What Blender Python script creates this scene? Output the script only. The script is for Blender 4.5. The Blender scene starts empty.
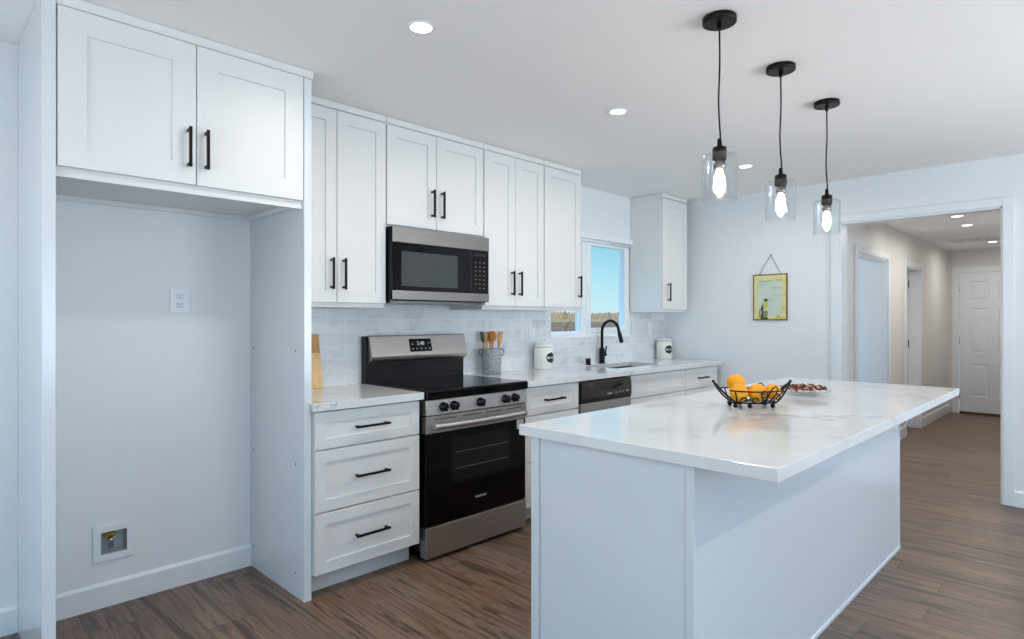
import bpy, bmesh, math, random
from mathutils import Vector, Matrix
random.seed(7)
PI = math.pi
sc = bpy.context.scene
COL = sc.collection

# ------------------------------------------------------------------ camera, world, big lights, exposure
cam_d = bpy.data.cameras.new('camera'); cam = bpy.data.objects.new('camera', cam_d); COL.objects.link(cam)
cam.location = (3.245, 0.0, 1.30)
cam.rotation_euler = (PI/2, 0, math.radians(44.78))
cam_d.sensor_width = 36; cam_d.lens = 607.3/1024*36; cam_d.shift_y = -0.0005
cam_d.clip_start = 0.05
sc.camera = cam

sc.view_settings.view_transform = 'Standard'; sc.view_settings.look = 'None'
sc.view_settings.gamma = 1; sc.view_settings.use_curve_mapping = False
sc.view_settings.exposure = 0.0
sc.cycles.use_denoising = True
sc.cycles.max_bounces = 10; sc.cycles.diffuse_bounces = 6; sc.cycles.glossy_bounces = 5
sc.cycles.transmission_bounces = 8; sc.cycles.transparent_max_bounces = 12
sc.cycles.caustics_reflective = False; sc.cycles.caustics_refractive = False
sc.cycles.sample_clamp_indirect = 6.0

def lin(h):
    h = h.lstrip('#'); r = []
    for i in (0, 2, 4):
        c = int(h[i:i+2], 16)/255
        r.append(c/12.92 if c <= 0.04045 else ((c+0.055)/1.055)**2.4)
    return tuple(r)+(1.0,)

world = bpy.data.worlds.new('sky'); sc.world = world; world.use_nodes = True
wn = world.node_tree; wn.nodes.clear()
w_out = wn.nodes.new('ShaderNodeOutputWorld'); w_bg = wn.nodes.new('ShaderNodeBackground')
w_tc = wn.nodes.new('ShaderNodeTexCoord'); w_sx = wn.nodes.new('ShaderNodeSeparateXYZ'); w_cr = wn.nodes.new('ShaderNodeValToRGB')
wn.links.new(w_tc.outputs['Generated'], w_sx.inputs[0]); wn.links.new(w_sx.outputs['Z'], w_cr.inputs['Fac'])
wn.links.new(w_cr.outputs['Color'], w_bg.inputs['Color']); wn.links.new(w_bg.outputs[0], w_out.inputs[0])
e = w_cr.color_ramp.elements
e[0].position = 0.0; e[0].color = lin('#d3f7fd')
e[1].position = 0.55; e[1].color = lin('#8cc4ee')
x = e.new(0.06); x.color = lin('#b9eefb')
x = e.new(0.16); x.color = lin('#6fcdf0')
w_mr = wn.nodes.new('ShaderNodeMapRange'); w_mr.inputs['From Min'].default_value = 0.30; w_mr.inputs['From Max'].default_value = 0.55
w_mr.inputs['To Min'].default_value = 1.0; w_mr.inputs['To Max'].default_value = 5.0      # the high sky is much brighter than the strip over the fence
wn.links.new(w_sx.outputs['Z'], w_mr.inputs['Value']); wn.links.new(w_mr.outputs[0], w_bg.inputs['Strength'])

def area_light(name, loc, size, power, color, target):
    d = bpy.data.lights.new(name, 'AREA'); d.shape = 'RECTANGLE'; d.size, d.size_y = size
    d.energy = power; d.color = color
    o = bpy.data.objects.new(name, d); COL.objects.link(o); o.location = loc
    o.rotation_euler = (Vector(target)-Vector(loc)).to_track_quat('-Z', 'Y').to_euler()
    return o
# area lamps added for daylight in the unseen window openings behind and beside the camera
area_light('daylight_patio', (2.6, -2.32, 1.1), (3.4, 2.0), 30, (0.31, 0.61, 1.0), (2.6, 0, 1.1))
area_light('ceiling_fill_patio', (2.6, -2.30, 0.9), (3.4, 1.6), 23, (1.0, 0.92, 0.82), (2.6, 0, 2.9)).data.spread = math.radians(110)  # added fill lamp aimed upward to brighten the ceiling
area_light('daylight_right_a', (5.92, 0.6, 1.35), (1.7, 1.5), 34, (0.44, 0.71, 1.0), (0, 0.6, 1.35))
area_light('daylight_right_b', (5.92, 3.6, 1.35), (1.7, 1.5), 40, (0.56, 0.78, 1.0), (0, 3.6, 1.35))
area_light('ceiling_fill_right_a', (5.90, 0.6, 1.25), (1.7, 1.3), 17, (0.98, 0.96, 0.93), (4.4, 0.6, 2.6)).data.spread = math.radians(110)  # same kind of added upward fill, at the unseen side window
area_light('ceiling_fill_right_b', (5.90, 3.6, 1.25), (1.7, 1.3), 50, (0.93, 0.94, 0.97), (4.4, 3.6, 2.6)).data.spread = math.radians(110)  # strongest added upward fill, lifts the far end of the ceiling
area_light('daylight_bedroom', (-0.1, 6.5, 1.45), (1.2, 1.1), 13.5, (0.79, 0.88, 1.0), (1, 6.5, 1.45))
area_light('daylight_bathroom', (-0.1, 8.55, 1.45), (0.8, 1.1), 9, (0.50, 0.72, 1.0), (1, 8.55, 1.45))
sun_d = bpy.data.lights.new('sun', 'SUN'); sun_d.energy = 5.0; sun_d.color = (1.0, 0.93, 0.82); sun_d.angle = math.radians(0.6)
sun = bpy.data.objects.new('sun', sun_d); COL.objects.link(sun); sun.location = (8, -12, 14)
sun.rotation_euler = Vector((-0.80, 0.70, -1.0)).to_track_quat('-Z', 'Y').to_euler()

# ------------------------------------------------------------------ materials
def mat(name, color, rough=0.5, metal=0.0, **kw):
    m = bpy.data.materials.new(name); m.use_nodes = True
    b = m.node_tree.nodes['Principled BSDF']
    b.inputs['Base Color'].default_value = lin(color) if isinstance(color, str) else color
    b.inputs['Roughness'].default_value = rough; b.inputs['Metallic'].default_value = metal
    for k, v in kw.items(): b.inputs[k.replace('_', ' ')].default_value = v
    return m
class NT:
    def __init__(s, m):
        s.t = m.node_tree; s.b = s.t.nodes['Principled BSDF']
    def n(s, typ, **kw):
        nd = s.t.nodes.new(typ)
        for k, v in kw.items(): setattr(nd, k, v)
        return nd
    def l(s, a, b): s.t.links.new(a, b)
    def math(s, op, a, b=None, clamp=False):
        nd = s.n('ShaderNodeMath', operation=op); nd.use_clamp = clamp
        for i, v in enumerate((a, b)):
            if v is None: continue
            if isinstance(v, (int, float)): nd.inputs[i].default_value = v
            else: s.l(v, nd.inputs[i])
        return nd.outputs[0]
    def ramp(s, fac, stops):
        nd = s.n('ShaderNodeValToRGB'); el = nd.color_ramp.elements
        while len(el) > len(stops): el.remove(el[-1])
        while len(el) < len(stops): el.new(0.5)
        for q, (p, c) in zip(el, stops):
            q.position = p; q.color = lin(c) if isinstance(c, str) else c
        s.l(fac, nd.inputs['Fac']); return nd.outputs['Color']
    def mix(s, fac, a, b, blend='MIX'):
        nd = s.n('ShaderNodeMix', data_type='RGBA', blend_type=blend)
        for i, v in ((0, fac), (6, a), (7, b)):
            if isinstance(v, (int, float)): nd.inputs[i].default_value = v
            elif isinstance(v, tuple): nd.inputs[i].default_value = v
            else: s.l(v, nd.inputs[i])
        return nd.outputs[2]
    def coord(s, scale=(1, 1, 1)):
        tc = s.n('ShaderNodeTexCoord'); mp = s.n('ShaderNodeMapping'); mp.inputs['Scale'].default_value = scale
        s.l(tc.outputs['Object'], mp.inputs[0]); return mp.outputs[0]
    def noise(s, vec, scale, detail=4, rough=0.5, dist=0.0):
        nd = s.n('ShaderNodeTexNoise'); nd.inputs['Scale'].default_value = scale; nd.inputs['Detail'].default_value = detail
        nd.inputs['Roughness'].default_value = rough; nd.inputs['Distortion'].default_value = dist
        s.l(vec, nd.inputs['Vector']); return nd
    def bump(s, h, strength=0.1, dist=0.01):
        nd = s.n('ShaderNodeBump'); nd.inputs['Strength'].default_value = strength; nd.inputs['Distance'].default_value = dist
        s.l(h, nd.inputs['Height']); s.l(nd.outputs[0], s.b.inputs['Normal'])

def wall_paint(name, color, rough=0.55):
    m = mat(name, color, rough); t = NT(m)
    n = t.noise(t.coord(), 160, 3); t.bump(n.outputs[0], 0.05, 0.002)
    return m
M = {}
M['wall'] = wall_paint('white_wall_paint', '#e6e8ea')
M['hallwall'] = wall_paint('hall_wall_paint', '#dddcda')
M['ceiling'] = wall_paint('ceiling_paint', '#f0efee', 0.8)
M['trim'] = mat('white_trim_gloss', '#e6e9ec', 0.3)
M['cab'] = mat('cabinet_white_lacquer', '#e1e0de', 0.42)
M['panel'] = mat('cabinet_panel_laminate', '#dadee2', 0.16)
M['black'] = mat('matte_black_metal', '#141313', 0.42, 0.6)
M['bronze'] = mat('dark_bronze_metal', '#1d1613', 0.38, 0.75)
M['plastic'] = mat('white_plastic', '#e3e7ea', 0.3)
M['slot'] = mat('dark_slot', '#2a2d30', 0.6)
M['blackglass'] = mat('black_glass', '#040404', 0.07, Specular_IOR_Level=0.22)
M['blackgloss'] = mat('black_enamel', '#08090a', 0.22, Specular_IOR_Level=0.35)
M['dwblack'] = mat('brownish_black_plastic', '#26241c', 0.3)
M['micwin'] = mat('microwave_window_mesh', '#3d4244', 0.2, Specular_IOR_Level=0.25)
M['vinyl'] = mat('white_vinyl', '#e8edf0', 0.3)
M['chrome'] = mat('chrome', '#d6d8da', 0.12, 1.0)
M['brass'] = mat('brass', '#b98a2c', 0.3, 1.0)
M['mark'] = mat('pale_grey_print', '#b9bdbd', 0.5)
M['dimmark'] = mat('dim_grey_print', '#6d6a5e', 0.5)
M['ceramic'] = mat('cream_white_ceramic', '#e8e6e0', 0.3)
M['orange'] = None

def brushed(name, color, rough, axis):
    m = mat(name, color, rough, 1.0); t = NT(m)
    s = [400, 400, 400]; s[axis] = 4
    n = t.noise(t.coord(tuple(s)), 1.0, 2)
    c = t.ramp(n.outputs[0], [(0.3, tuple(v*0.86 for v in lin(color)[:3])+(1,)), (0.7, lin(color))])
    t.l(c, t.b.inputs['Base Color']); t.bump(n.outputs[0], 0.03, 0.001)
    return m
M['steel'] = brushed('brushed_stainless', '#bab7b3', 0.4, 1)
M['micsteel'] = brushed('microwave_stainless', '#8f8c89', 0.36, 1)
M['steeldark'] = brushed('dark_stainless', '#7f7d7b', 0.33, 1)
M['sinksteel'] = brushed('sink_stainless', '#665c54', 0.38, 0)

def floor_mat():
    m = mat('oak_vinyl_plank', '#6b5343', 0.38); t = NT(m)
    tc = t.n('ShaderNodeTexCoord'); sp = t.n('ShaderNodeSeparateXYZ'); t.l(tc.outputs['Object'], sp.inputs[0])
    W, L = 0.182, 1.22
    yr = t.math('DIVIDE', sp.outputs['Y'], W); row = t.math('FLOOR', yr); fy = t.math('FRACT', yr)
    wn1 = t.n('ShaderNodeTexWhiteNoise', noise_dimensions='1D'); t.l(row, wn1.inputs['W'])
    xr = t.math('ADD', t.math('DIVIDE', sp.outputs['X'], L), wn1.outputs['Value']); col = t.math('FLOOR', xr); fx = t.math('FRACT', xr)
    cv = t.n('ShaderNodeCombineXYZ'); t.l(row, cv.inputs[0]); t.l(col, cv.inputs[1])
    wn2 = t.n('ShaderNodeTexWhiteNoise', noise_dimensions='2D'); t.l(cv.outputs[0], wn2.inputs['Vector'])
    # grain, shifted for every plank
    gx = t.math('ADD', t.math('MULTIPLY', sp.outputs['X'], 1.15), t.math('MULTIPLY', wn2.outputs['Value'], 37.0))
    gy = t.math('ADD', t.math('MULTIPLY', sp.outputs['Y'], 15.0), t.math('MULTIPLY', wn2.outputs['Value'], 11.0))
    gv = t.n('ShaderNodeCombineXYZ'); t.l(gx, gv.inputs[0]); t.l(gy, gv.inputs[1])
    g1 = t.noise(gv.outputs[0], 1.3, 7, 0.66, 0.9)
    gv2 = t.n('ShaderNodeCombineXYZ'); t.l(t.math('MULTIPLY', gx, 2.2), gv2.inputs[0]); t.l(t.math('MULTIPLY', gy, 7.0), gv2.inputs[1])
    g2 = t.noise(gv2.outputs[0], 1.0, 3, 0.5)
    base = t.ramp(wn2.outputs['Value'], [(0.0, '#7e6757'), (0.3, '#866d5b'), (0.6, '#766357'), (0.8, '#8a7463'), (1.0, '#7a695c')])
    gc = t.ramp(g1.outputs[0], [(0.30, '#2a1f19'), (0.41, '#7d7269'), (0.50, '#e8e4df'), (0.60, '#b3a9a0'), (0.66, '#efebe6'), (0.76, '#51443b')])
    c = t.mix(0.85, base, gc, 'MULTIPLY')
    fine = t.ramp(g2.outputs[0], [(0.35, '#c4bfba'), (0.6, '#ffffff')])
    c = t.mix(0.8, c, fine, 'MULTIPLY')
    c = t.mix(1.0, c, (1.36, 1.33, 1.32, 1), 'MULTIPLY')
    ey = t.math('MINIMUM', fy, t.math('SUBTRACT', 1.0, fy)); ex = t.math('MULTIPLY', t.math('MINIMUM', fx, t.math('SUBTRACT', 1.0, fx)), L/W)
    seam = t.math('LESS_THAN', t.math('MINIMUM', ey, ex), 0.011)
    c = t.mix(t.math('MULTIPLY', seam, 0.6), c, lin('#33271f'))
    t.l(c, t.b.inputs['Base Color'])
    r = t.math('ADD', t.math('MULTIPLY', g1.outputs[0], 0.18), 0.30); t.l(r, t.b.inputs['Roughness'])
    t.bump(t.math('SUBTRACT', t.math('MULTIPLY', g2.outputs[0], 0.25), seam), 0.12, 0.002)
    return m
M['floor'] = floor_mat()

def tile_mat():
    m = mat('marble_subway_tile', '#d9dde1', 0.18); t = NT(m)
    tc = t.n('ShaderNodeTexCoord'); sp = t.n('ShaderNodeSeparateXYZ'); t.l(tc.outputs['Object'], sp.inputs[0])
    H, L = 0.0766, 0.232
    zr = t.math('DIVIDE', t.math('SUBTRACT', sp.outputs['Z'], 0.915), H); row = t.math('FLOOR', zr); fz = t.math('FRACT', zr)
    off = t.math('MULTIPLY', t.math('MODULO', row, 2.0), 0.5)
    yr = t.math('ADD', t.math('DIVIDE', sp.outputs['Y'], L), off); col = t.math('FLOOR', yr); fy = t.math('FRACT', yr)
    cv = t.n('ShaderNodeCombineXYZ'); t.l(row, cv.inputs[0]); t.l(col, cv.inputs[1])
    w = t.n('ShaderNodeTexWhiteNoise', noise_dimensions='2D'); t.l(cv.outputs[0], w.inputs['Vector'])
    base = t.ramp(w.outputs['Value'], [(0, '#dadde1'), (0.35, '#e3e5e8'), (0.7, '#dee0e3'), (1, '#e9eaec')])
    ov = t.n('ShaderNodeVectorMath', operation='ADD'); t.l(tc.outputs['Object'], ov.inputs[0])
    sc3 = t.n('ShaderNodeVectorMath', operation='SCALE'); t.l(w.outputs['Color'], sc3.inputs[0]); sc3.inputs['Scale'].default_value = 9.0
    t.l(sc3.outputs[0], ov.inputs[1])
    n = t.noise(ov.outputs[0], 7, 5, 0.6, 0.8)
    c = t.mix(0.8, base, t.ramp(n.outputs[0], [(0.3, '#dde0e4'), (0.5, '#ffffff'), (0.8, '#f6f5f5')]), 'MULTIPLY')
    ez = t.math('MULTIPLY', t.math('MINIMUM', fz, t.math('SUBTRACT', 1.0, fz)), H)
    ey = t.math('MULTIPLY', t.math('MINIMUM', fy, t.math('SUBTRACT', 1.0, fy)), L)
    g = t.math('LESS_THAN', t.math('MINIMUM', ez, ey), 0.0014)
    c = t.mix(g, c, lin('#eceeef')); t.l(c, t.b.inputs['Base Color'])
    t.l(t.math('ADD', t.math('MULTIPLY', g, 0.5), 0.16), t.b.inputs['Roughness'])
    t.bump(t.math('SUBTRACT', 1.0, g), 0.25, 0.001)
    return m
M['tile'] = tile_mat()

def quartz_mat():
    m = mat('white_veined_quartz', '#e6e5e4', 0.1); t = NT(m)
    v = t.coord()
    d = t.noise(v, 1.3, 5, 0.6)
    dv = t.n('ShaderNodeVectorMath', operation='SCALE'); t.l(d.outputs['Color'], dv.inputs[0]); dv.inputs['Scale'].default_value = 1.2
    av = t.n('ShaderNodeVectorMath', operation='ADD'); t.l(v, av.inputs[0]); t.l(dv.outputs[0], av.inputs[1])
    n1 = t.noise(av.outputs[0], 1.1, 7, 0.55, 0.3)
    vein = t.ramp(t.math('ABSOLUTE', t.math('SUBTRACT', n1.outputs[0], 0.5)), [(0.0, (1, 1, 1, 1)), (0.022, (0, 0, 0, 1))])
    mask = t.ramp(t.noise(v, 1.7, 3).outputs[0], [(0.47, (0, 0, 0, 1)), (0.68, (1, 1, 1, 1))])
    f = t.math('MULTIPLY', vein, mask)
    cloud = t.ramp(t.noise(av.outputs[0], 2.3, 4, 0.5).outputs[0], [(0.35, '#d8d8d8'), (0.6, '#dfdfdf')])
    c = t.mix(t.math('MULTIPLY', f, 0.85), cloud, lin('#8f8d8a')); t.l(c, t.b.inputs['Base Color'])
    return m
M['quartz'] = quartz_mat()

def wood(name, a, b, scale=(3, 3, 30), rough=0.5):
    m = mat(name, a, rough); t = NT(m)
    n = t.noise(t.coord(scale), 3.0, 4, 0.6, 0.6)
    t.l(t.ramp(n.outputs[0], [(0.3, a), (0.7, b)]), t.b.inputs['Base Color']); return m
M['board_a'] = wood('beech_wood', '#d6a871', '#e6c493', (30, 30, 3))
M['board_b'] = wood('darker_beech_wood', '#b9824c', '#cc9862', (30, 30, 3))
M['spoon'] = wood('spoon_wood', '#a9651f', '#c58234', (60, 60, 8))
M['spatula'] = wood('pale_spatula_wood', '#c98d4e', '#dcae72', (60, 60, 8))
M['fence'] = wood('weathered_cedar', '#a08868', '#cdb592', (9, 9, 1.5), 0.85)
M['fencerail'] = wood('weathered_rail', '#7f6f55', '#988567', (9, 2, 9), 0.85)
M['green'] = mat('green_silicone', '#1e5c3c', 0.4)
M['dirt'] = mat('dry_yard_soil', '#8b7a63', 0.95)

def stone_crock():
    m = mat('grey_stoneware', '#8d9196', 0.75); t = NT(m)
    v = t.coord(); n = t.noise(v, 60, 5, 0.7)
    t.l(t.ramp(n.outputs[0], [(0.3, '#6b6f75'), (0.55, '#9da1a5'), (0.75, '#b9bcbf')]), t.b.inputs['Base Color']); t.bump(n.outputs[0], 0.3, 0.004); return m
M['stone'] = stone_crock()
def orange_mat():
    m = mat('orange_peel', '#f2aa00', 0.45); t = NT(m)
    v = t.coord(); n = t.noise(v, 130, 2); t.bump(n.outputs[0], 0.15, 0.002)
    n2 = t.noise(v, 9, 3)
    t.l(t.ramp(n2.outputs[0], [(0.3, '#e99200'), (0.7, '#f4a802')]), t.b.inputs['Base Color']); return m
M['orange'] = orange_mat()
def thin_glass(name, tint=(1, 1, 1, 1), f0=0.04):
    m = bpy.data.materials.new(name); m.use_nodes = True; t = m.node_tree; t.nodes.clear()
    o = t.nodes.new('ShaderNodeOutputMaterial'); mx = t.nodes.new('ShaderNodeMixShader'); tr = t.nodes.new('ShaderNodeBsdfTransparent')
    gl = t.nodes.new('ShaderNodeBsdfGlossy'); fr = t.nodes.new('ShaderNodeFresnel'); ge = t.nodes.new('ShaderNodeNewGeometry'); mr = t.nodes.new('ShaderNodeMapRange'); mr.inputs['To Min'].default_value = 1.45; mr.inputs['To Max'].default_value = 1/1.45
    t.links.new(ge.outputs['Backfacing'], mr.inputs['Value']); t.links.new(mr.outputs[0], fr.inputs['IOR'])
    tr.inputs['Color'].default_value = tint; gl.inputs['Roughness'].default_value = 0.02
    t.links.new(fr.outputs[0], mx.inputs[0]); t.links.new(tr.outputs[0], mx.inputs[1]); t.links.new(gl.outputs[0], mx.inputs[2]); t.links.new(mx.outputs[0], o.inputs[0])
    return m
M['glass'] = thin_glass('clear_glass', (0.97, 0.98, 0.985, 1))
M['pane'] = thin_glass('window_pane_glass', (0.98, 0.995, 1.0, 1))
def emit(name, color, strength):
    m = bpy.data.materials.new(name); m.use_nodes = True; t = m.node_tree; t.nodes.clear()
    o = t.nodes.new('ShaderNodeOutputMaterial'); em = t.nodes.new('ShaderNodeEmission')
    em.inputs['Color'].default_value = lin(color); em.inputs['Strength'].default_value = strength
    t.links.new(em.outputs[0], o.inputs[0]); return m
M['led'] = emit('led_lens_glow', '#fffaf2', 9.0)
M['filament'] = emit('filament_glow', '#ffe9cf', 14.0)
M['clock'] = emit('clock_digits_glow', '#c9dbe6', 0.8)

# ------------------------------------------------------------------ mesh builder
class MB:
    def __init__(s): s.bm = bmesh.new()
    def box(s, x0, x1, y0, y1, z0, z1, bev=0.0, seg=2, rot=None, piv=None):
        t = bmesh.new(); bmesh.ops.create_cube(t, size=1)
        for v in t.verts:
            v.co = Vector(((x0+x1)/2+v.co.x*(x1-x0), (y0+y1)/2+v.co.y*(y1-y0), (z0+z1)/2+v.co.z*(z1-z0)))
        if bev: bmesh.ops.bevel(t, geom=t.edges[:], offset=bev, segments=seg, profile=0.5, affect='EDGES')
        s._add(t, rot, piv); return s
    def _add(s, t, rot=None, piv=None, smooth=False):
        if rot is not None:
            p = Vector(piv or (0, 0, 0))
            for v in t.verts: v.co = rot @ (v.co-p) + p
        mp = {}
        for v in t.verts: mp[v] = s.bm.verts.new(v.co)
        for f in t.faces:
            try:
                q = s.bm.faces.new([mp[v] for v in f.verts]); q.smooth = f.smooth or smooth
            except ValueError: pass
        t.free()
    def lathe(s, prof, c=(0, 0, 0), n=32, rot=None, smooth=True, cap=True):
        """prof: list of (r, z) from bottom to top about c."""
        t = bmesh.new(); rings = []
        for r, z in prof:
            if r < 1e-6: rings.append([t.verts.new((c[0], c[1], c[2]+z))])
            else: rings.append([t.verts.new((c[0]+r*math.cos(2*PI*i/n), c[1]+r*math.sin(2*PI*i/n), c[2]+z)) for i in range(n)])
        for a, b in zip(rings, rings[1:]):
            for i in range(n):
                j = (i+1) % n
                if len(a) == 1 and len(b) == 1: continue
                if len(a) == 1: f = t.faces.new((a[0], b[j], b[i]))
                elif len(b) == 1: f = t.faces.new((a[i], a[j], b[0]))
                else: f = t.faces.new((a[i], a[j], b[j], b[i]))
                f.smooth = smooth
        if cap:
            if len(rings[0]) > 1: t.faces.new(list(reversed(rings[0])))
            if len(rings[-1]) > 1: t.faces.new(rings[-1])
        s._add(t, rot, c); return s
    def tube(s, pts, r, n=10, closed=False, radii=None):
        pts = [Vector(p) for p in pts]; N = len(pts); rings = []
        up = Vector((0.123, 0.31, 0.94)).normalized(); prev = None
        for i, p in enumerate(pts):
            if closed: d = pts[(i+1) % N]-pts[i-1]
            else: d = pts[min(i+1, N-1)]-pts[max(i-1, 0)]
            d.normalize()
            a = prev if prev is not None else d.cross(up)
            a = a-d*a.dot(d)
            if a.length < 1e-6: a = d.orthogonal()
            a.normalize(); b = d.cross(a); prev = a
            rr = radii[i] if radii else r
            rings.append([s.bm.verts.new(p+a*rr*math.cos(2*PI*k/n)+b*rr*math.sin(2*PI*k/n)) for k in range(n)])
        R = rings+[rings[0]] if closed else rings
        for A, B in zip(R, R[1:]):
            for k in range(n):
                f = s.bm.faces.new((A[k], A[(k+1) % n], B[(k+1) % n], B[k])); f.smooth = True
        if not closed:
            s.bm.faces.new(list(reversed(rings[0]))); s.bm.faces.new(rings[-1])
        return s
    def prism(s, poly, axis, a, b, bev=0.0, smooth=False):
        """extrude a 2-D outline; axis 'x': poly is (y,z); 'y': (x,z); 'z': (x,y)."""
        t = bmesh.new()
        def P(u, v, w): return {'x': (w, u, v), 'y': (u, w, v), 'z': (u, v, w)}[axis]
        A = [t.verts.new(P(u, v, a)) for u, v in poly]; B = [t.verts.new(P(u, v, b)) for u, v in poly]
        t.faces.new(A); t.faces.new(list(reversed(B)))
        n = len(poly)
        for i in range(n):
            f = t.faces.new((A[i], A[(i+1) % n], B[(i+1) % n], B[i])); f.smooth = smooth
        bmesh.ops.recalc_face_normals(t, faces=t.faces[:])
        if bev: bmesh.ops.bevel(t, geom=t.edges[:], offset=bev, segments=2, profile=0.5, affect='EDGES')
        s._add(t); return s
    def slab(s, us, vs, skip, axis, a, b, bev=0.0):
        """a slab cut into cells us x vs with some cells left open; axis = thickness direction."""
        t = bmesh.new()
        def P(u, v, w): return {'x': (w, u, v), 'y': (u, w, v), 'z': (u, v, w)}[axis]
        g = {}
        for k, w in enumerate((a, b)):
            for i, u in enumerate(us):
                for j, v in enumerate(vs): g[i, j, k] = t.verts.new(P(u, v, w))
        cells = {(i, j) for i in range(len(us)-1) for j in range(len(vs)-1)}-set(skip)
        for i, j in cells:
            t.faces.new((g[i, j, 0], g[i+1, j, 0], g[i+1, j+1, 0], g[i, j+1, 0]))
            t.faces.new((g[i, j, 1], g[i+1, j, 1], g[i+1, j+1, 1], g[i, j+1, 1]))
            for (di, dj, p, q) in ((-1, 0, (i, j), (i, j+1)), (1, 0, (i+1, j), (i+1, j+1)), (0, -1, (i, j), (i+1, j)), (0, 1, (i, j+1), (i+1, j+1))):
                if (i+di, j+dj) not in cells:
                    t.faces.new((g[p+(0,)], g[q+(0,)], g[q+(1,)], g[p+(1,)]))
        for v in [v for v in t.verts if not v.link_faces]: t.verts.remove(v)
        bmesh.ops.recalc_face_normals(t, faces=t.faces[:])
        if bev:
            es = [ed for ed in t.edges if len(ed.link_faces) == 2 and ed.calc_face_angle() > 0.6]
            bmesh.ops.bevel(t, geom=es, offset=bev, segments=2, profile=0.5, affect='EDGES')
        s._add(t); return s
    def shaker(s, o, u, v, n, w, h, t=0.02, rail=0.06, rec=0.008, slope=0.0015):
        """five-piece shaker front: o = lower left corner of the FRONT face, u/v in-plane, n outward."""
        o, u, v, n = map(Vector, (o, u, v, n)); b = bmesh.new()
        def ring(du, d): return [b.verts.new(o+u*a+v*c+n*d) for a, c in ((du, du), (w-du, du), (w-du, h-du), (du, h-du))]
        e0 = 0.0016
        back = ring(0, -t); side = ring(0, -e0); fr = ring(e0, 0)
        rails = min(rail, h*0.28)
        def ring2(k, d): return [b.verts.new(o+u*a+v*c+n*d) for a, c in ((rail+k, rails+k), (w-rail-k, rails+k), (w-rail-k, h-rails-k), (rail+k, h-rails-k))]
        i1 = ring2(0, 0); i2 = ring2(slope, -rec)
        for A, B in ((back, side), (side, fr), (fr, i1), (i1, i2)):
            for k in range(4): b.faces.new((A[k], A[(k+1) % 4], B[(k+1) % 4], B[k]))
        b.faces.new(i2); b.faces.new(list(reversed(back)))
        bmesh.ops.recalc_face_normals(b, faces=b.faces[:])
        s._add(b); return s
    def ball(s, c, r, sx=1, sy=1, sz=1, n=24, m=14):
        prof = [(r*math.sin(PI*i/m), -r*math.cos(PI*i/m)) for i in range(m+1)]
        k = len(s.bm.verts); s.lathe(prof, c, n); s.bm.verts.ensure_lookup_table()
        for v in s.bm.verts[k:]:
            v.co = Vector((c[0]+(v.co.x-c[0])*sx, c[1]+(v.co.y-c[1])*sy, c[2]+(v.co.z-c[2])*sz))
        return s
    def build(s, name, material, parent=None, origin=(0, 0, 0)):
        root = ORG[parent.name] if parent is not None else Vector(origin)
        me = bpy.data.meshes.new(name)
        for v in s.bm.verts: v.co = v.co-root
        bmesh.ops.recalc_face_normals(s.bm, faces=s.bm.faces[:])
        s.bm.to_mesh(me); s.bm.free()
        ob = bpy.data.objects.new(name, me); COL.objects.link(ob)
        if material: me.materials.append(material)
        if parent is not None: ob.parent = parent
        else: ob.location = root
        ORG[ob.name] = root.copy()
        return ob
ORG = {}
def tag(o, label=None, cat=None, group=None, kind=None):
    if label: o['label'] = label
    if cat: o['category'] = cat
    if group: o['group'] = group
    if kind: o['kind'] = kind
    return o
def thing(name, loc, label, cat, group=None, kind=None):
    o = bpy.data.objects.new(name, None); COL.objects.link(o); o.location = loc; o.empty_display_size = 0.1
    ORG[o.name] = Vector(loc); return tag(o, label, cat, group, kind)
def struct(o, label, cat): return tag(o, label, cat, kind='structure')
def copy_tree(o, parent=None):
    c = o.copy(); COL.objects.link(c); ORG[c.name] = ORG[o.name].copy()
    if parent is not None: c.parent = parent
    for ch in [k for k in COL.objects if k.parent == o]: copy_tree(ch, c)
    return c
def text(name, body, size, loc, rot, material, parent, extr=0.0004):
    cu = bpy.data.curves.new(name, 'FONT'); cu.body = body; cu.size = size; cu.extrude = extr; cu.align_x = 'CENTER'; cu.align_y = 'CENTER'
    tmp = bpy.data.objects.new(name+'_outline', cu); cu.materials.append(material); COL.objects.link(tmp)
    bpy.context.view_layer.update()
    me = bpy.data.meshes.new_from_object(tmp.evaluated_get(bpy.context.evaluated_depsgraph_get())); me.name = name
    bpy.data.objects.remove(tmp); bpy.data.curves.remove(cu)
    ob = bpy.data.objects.new(name, me); COL.objects.link(ob)
    ob.parent = parent; ob.location = Vector(loc)-ORG[parent.name]; ob.rotation_euler = rot; return ob
ROT_PX = (PI/2, 0, PI/2)       # lettering that faces +x

# ------------------------------------------------------------------ ROOM SHELL
CEIL = 2.44; YF = 5.45; XR = 5.8; YB = -2.2; XH = 1.60; YE = 10.3; CH = 2.25
struct(MB().box(-0.14, XR+0.1, YB-0.1, YE+0.12, -0.08, 0).build('floor', M['floor']), 'brown wood plank floor running through kitchen and hallway', 'floor')
struct(MB().box(-0.12, XR+0.12, YB-0.12, YF+0.15, CEIL, CEIL+0.1).build('ceiling', M['ceiling']), 'plain white kitchen ceiling with recessed lights', 'ceiling')
struct(MB().box(-0.14, 2.82, YF+0.15, YE+0.12, CH, CH+0.1).build('ceiling_hall', M['ceiling']), 'lower white ceiling over the hallway', 'ceiling')
# left wall with the kitchen window
WY0, WY1, WZ0, WZ1 = 3.705, 4.87, 1.150, 2.03
struct(MB().slab([YB-0.12, 0.632, 0.743, WY0, WY1, YF], [0, 0.231, 0.340, WZ0, WZ1, CEIL], [(1, 1), (3, 3)], 'x', -0.14, 0).build('wall_left', M['wall']), 'white wall behind the cabinet run with the sink window', 'wall')
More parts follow.
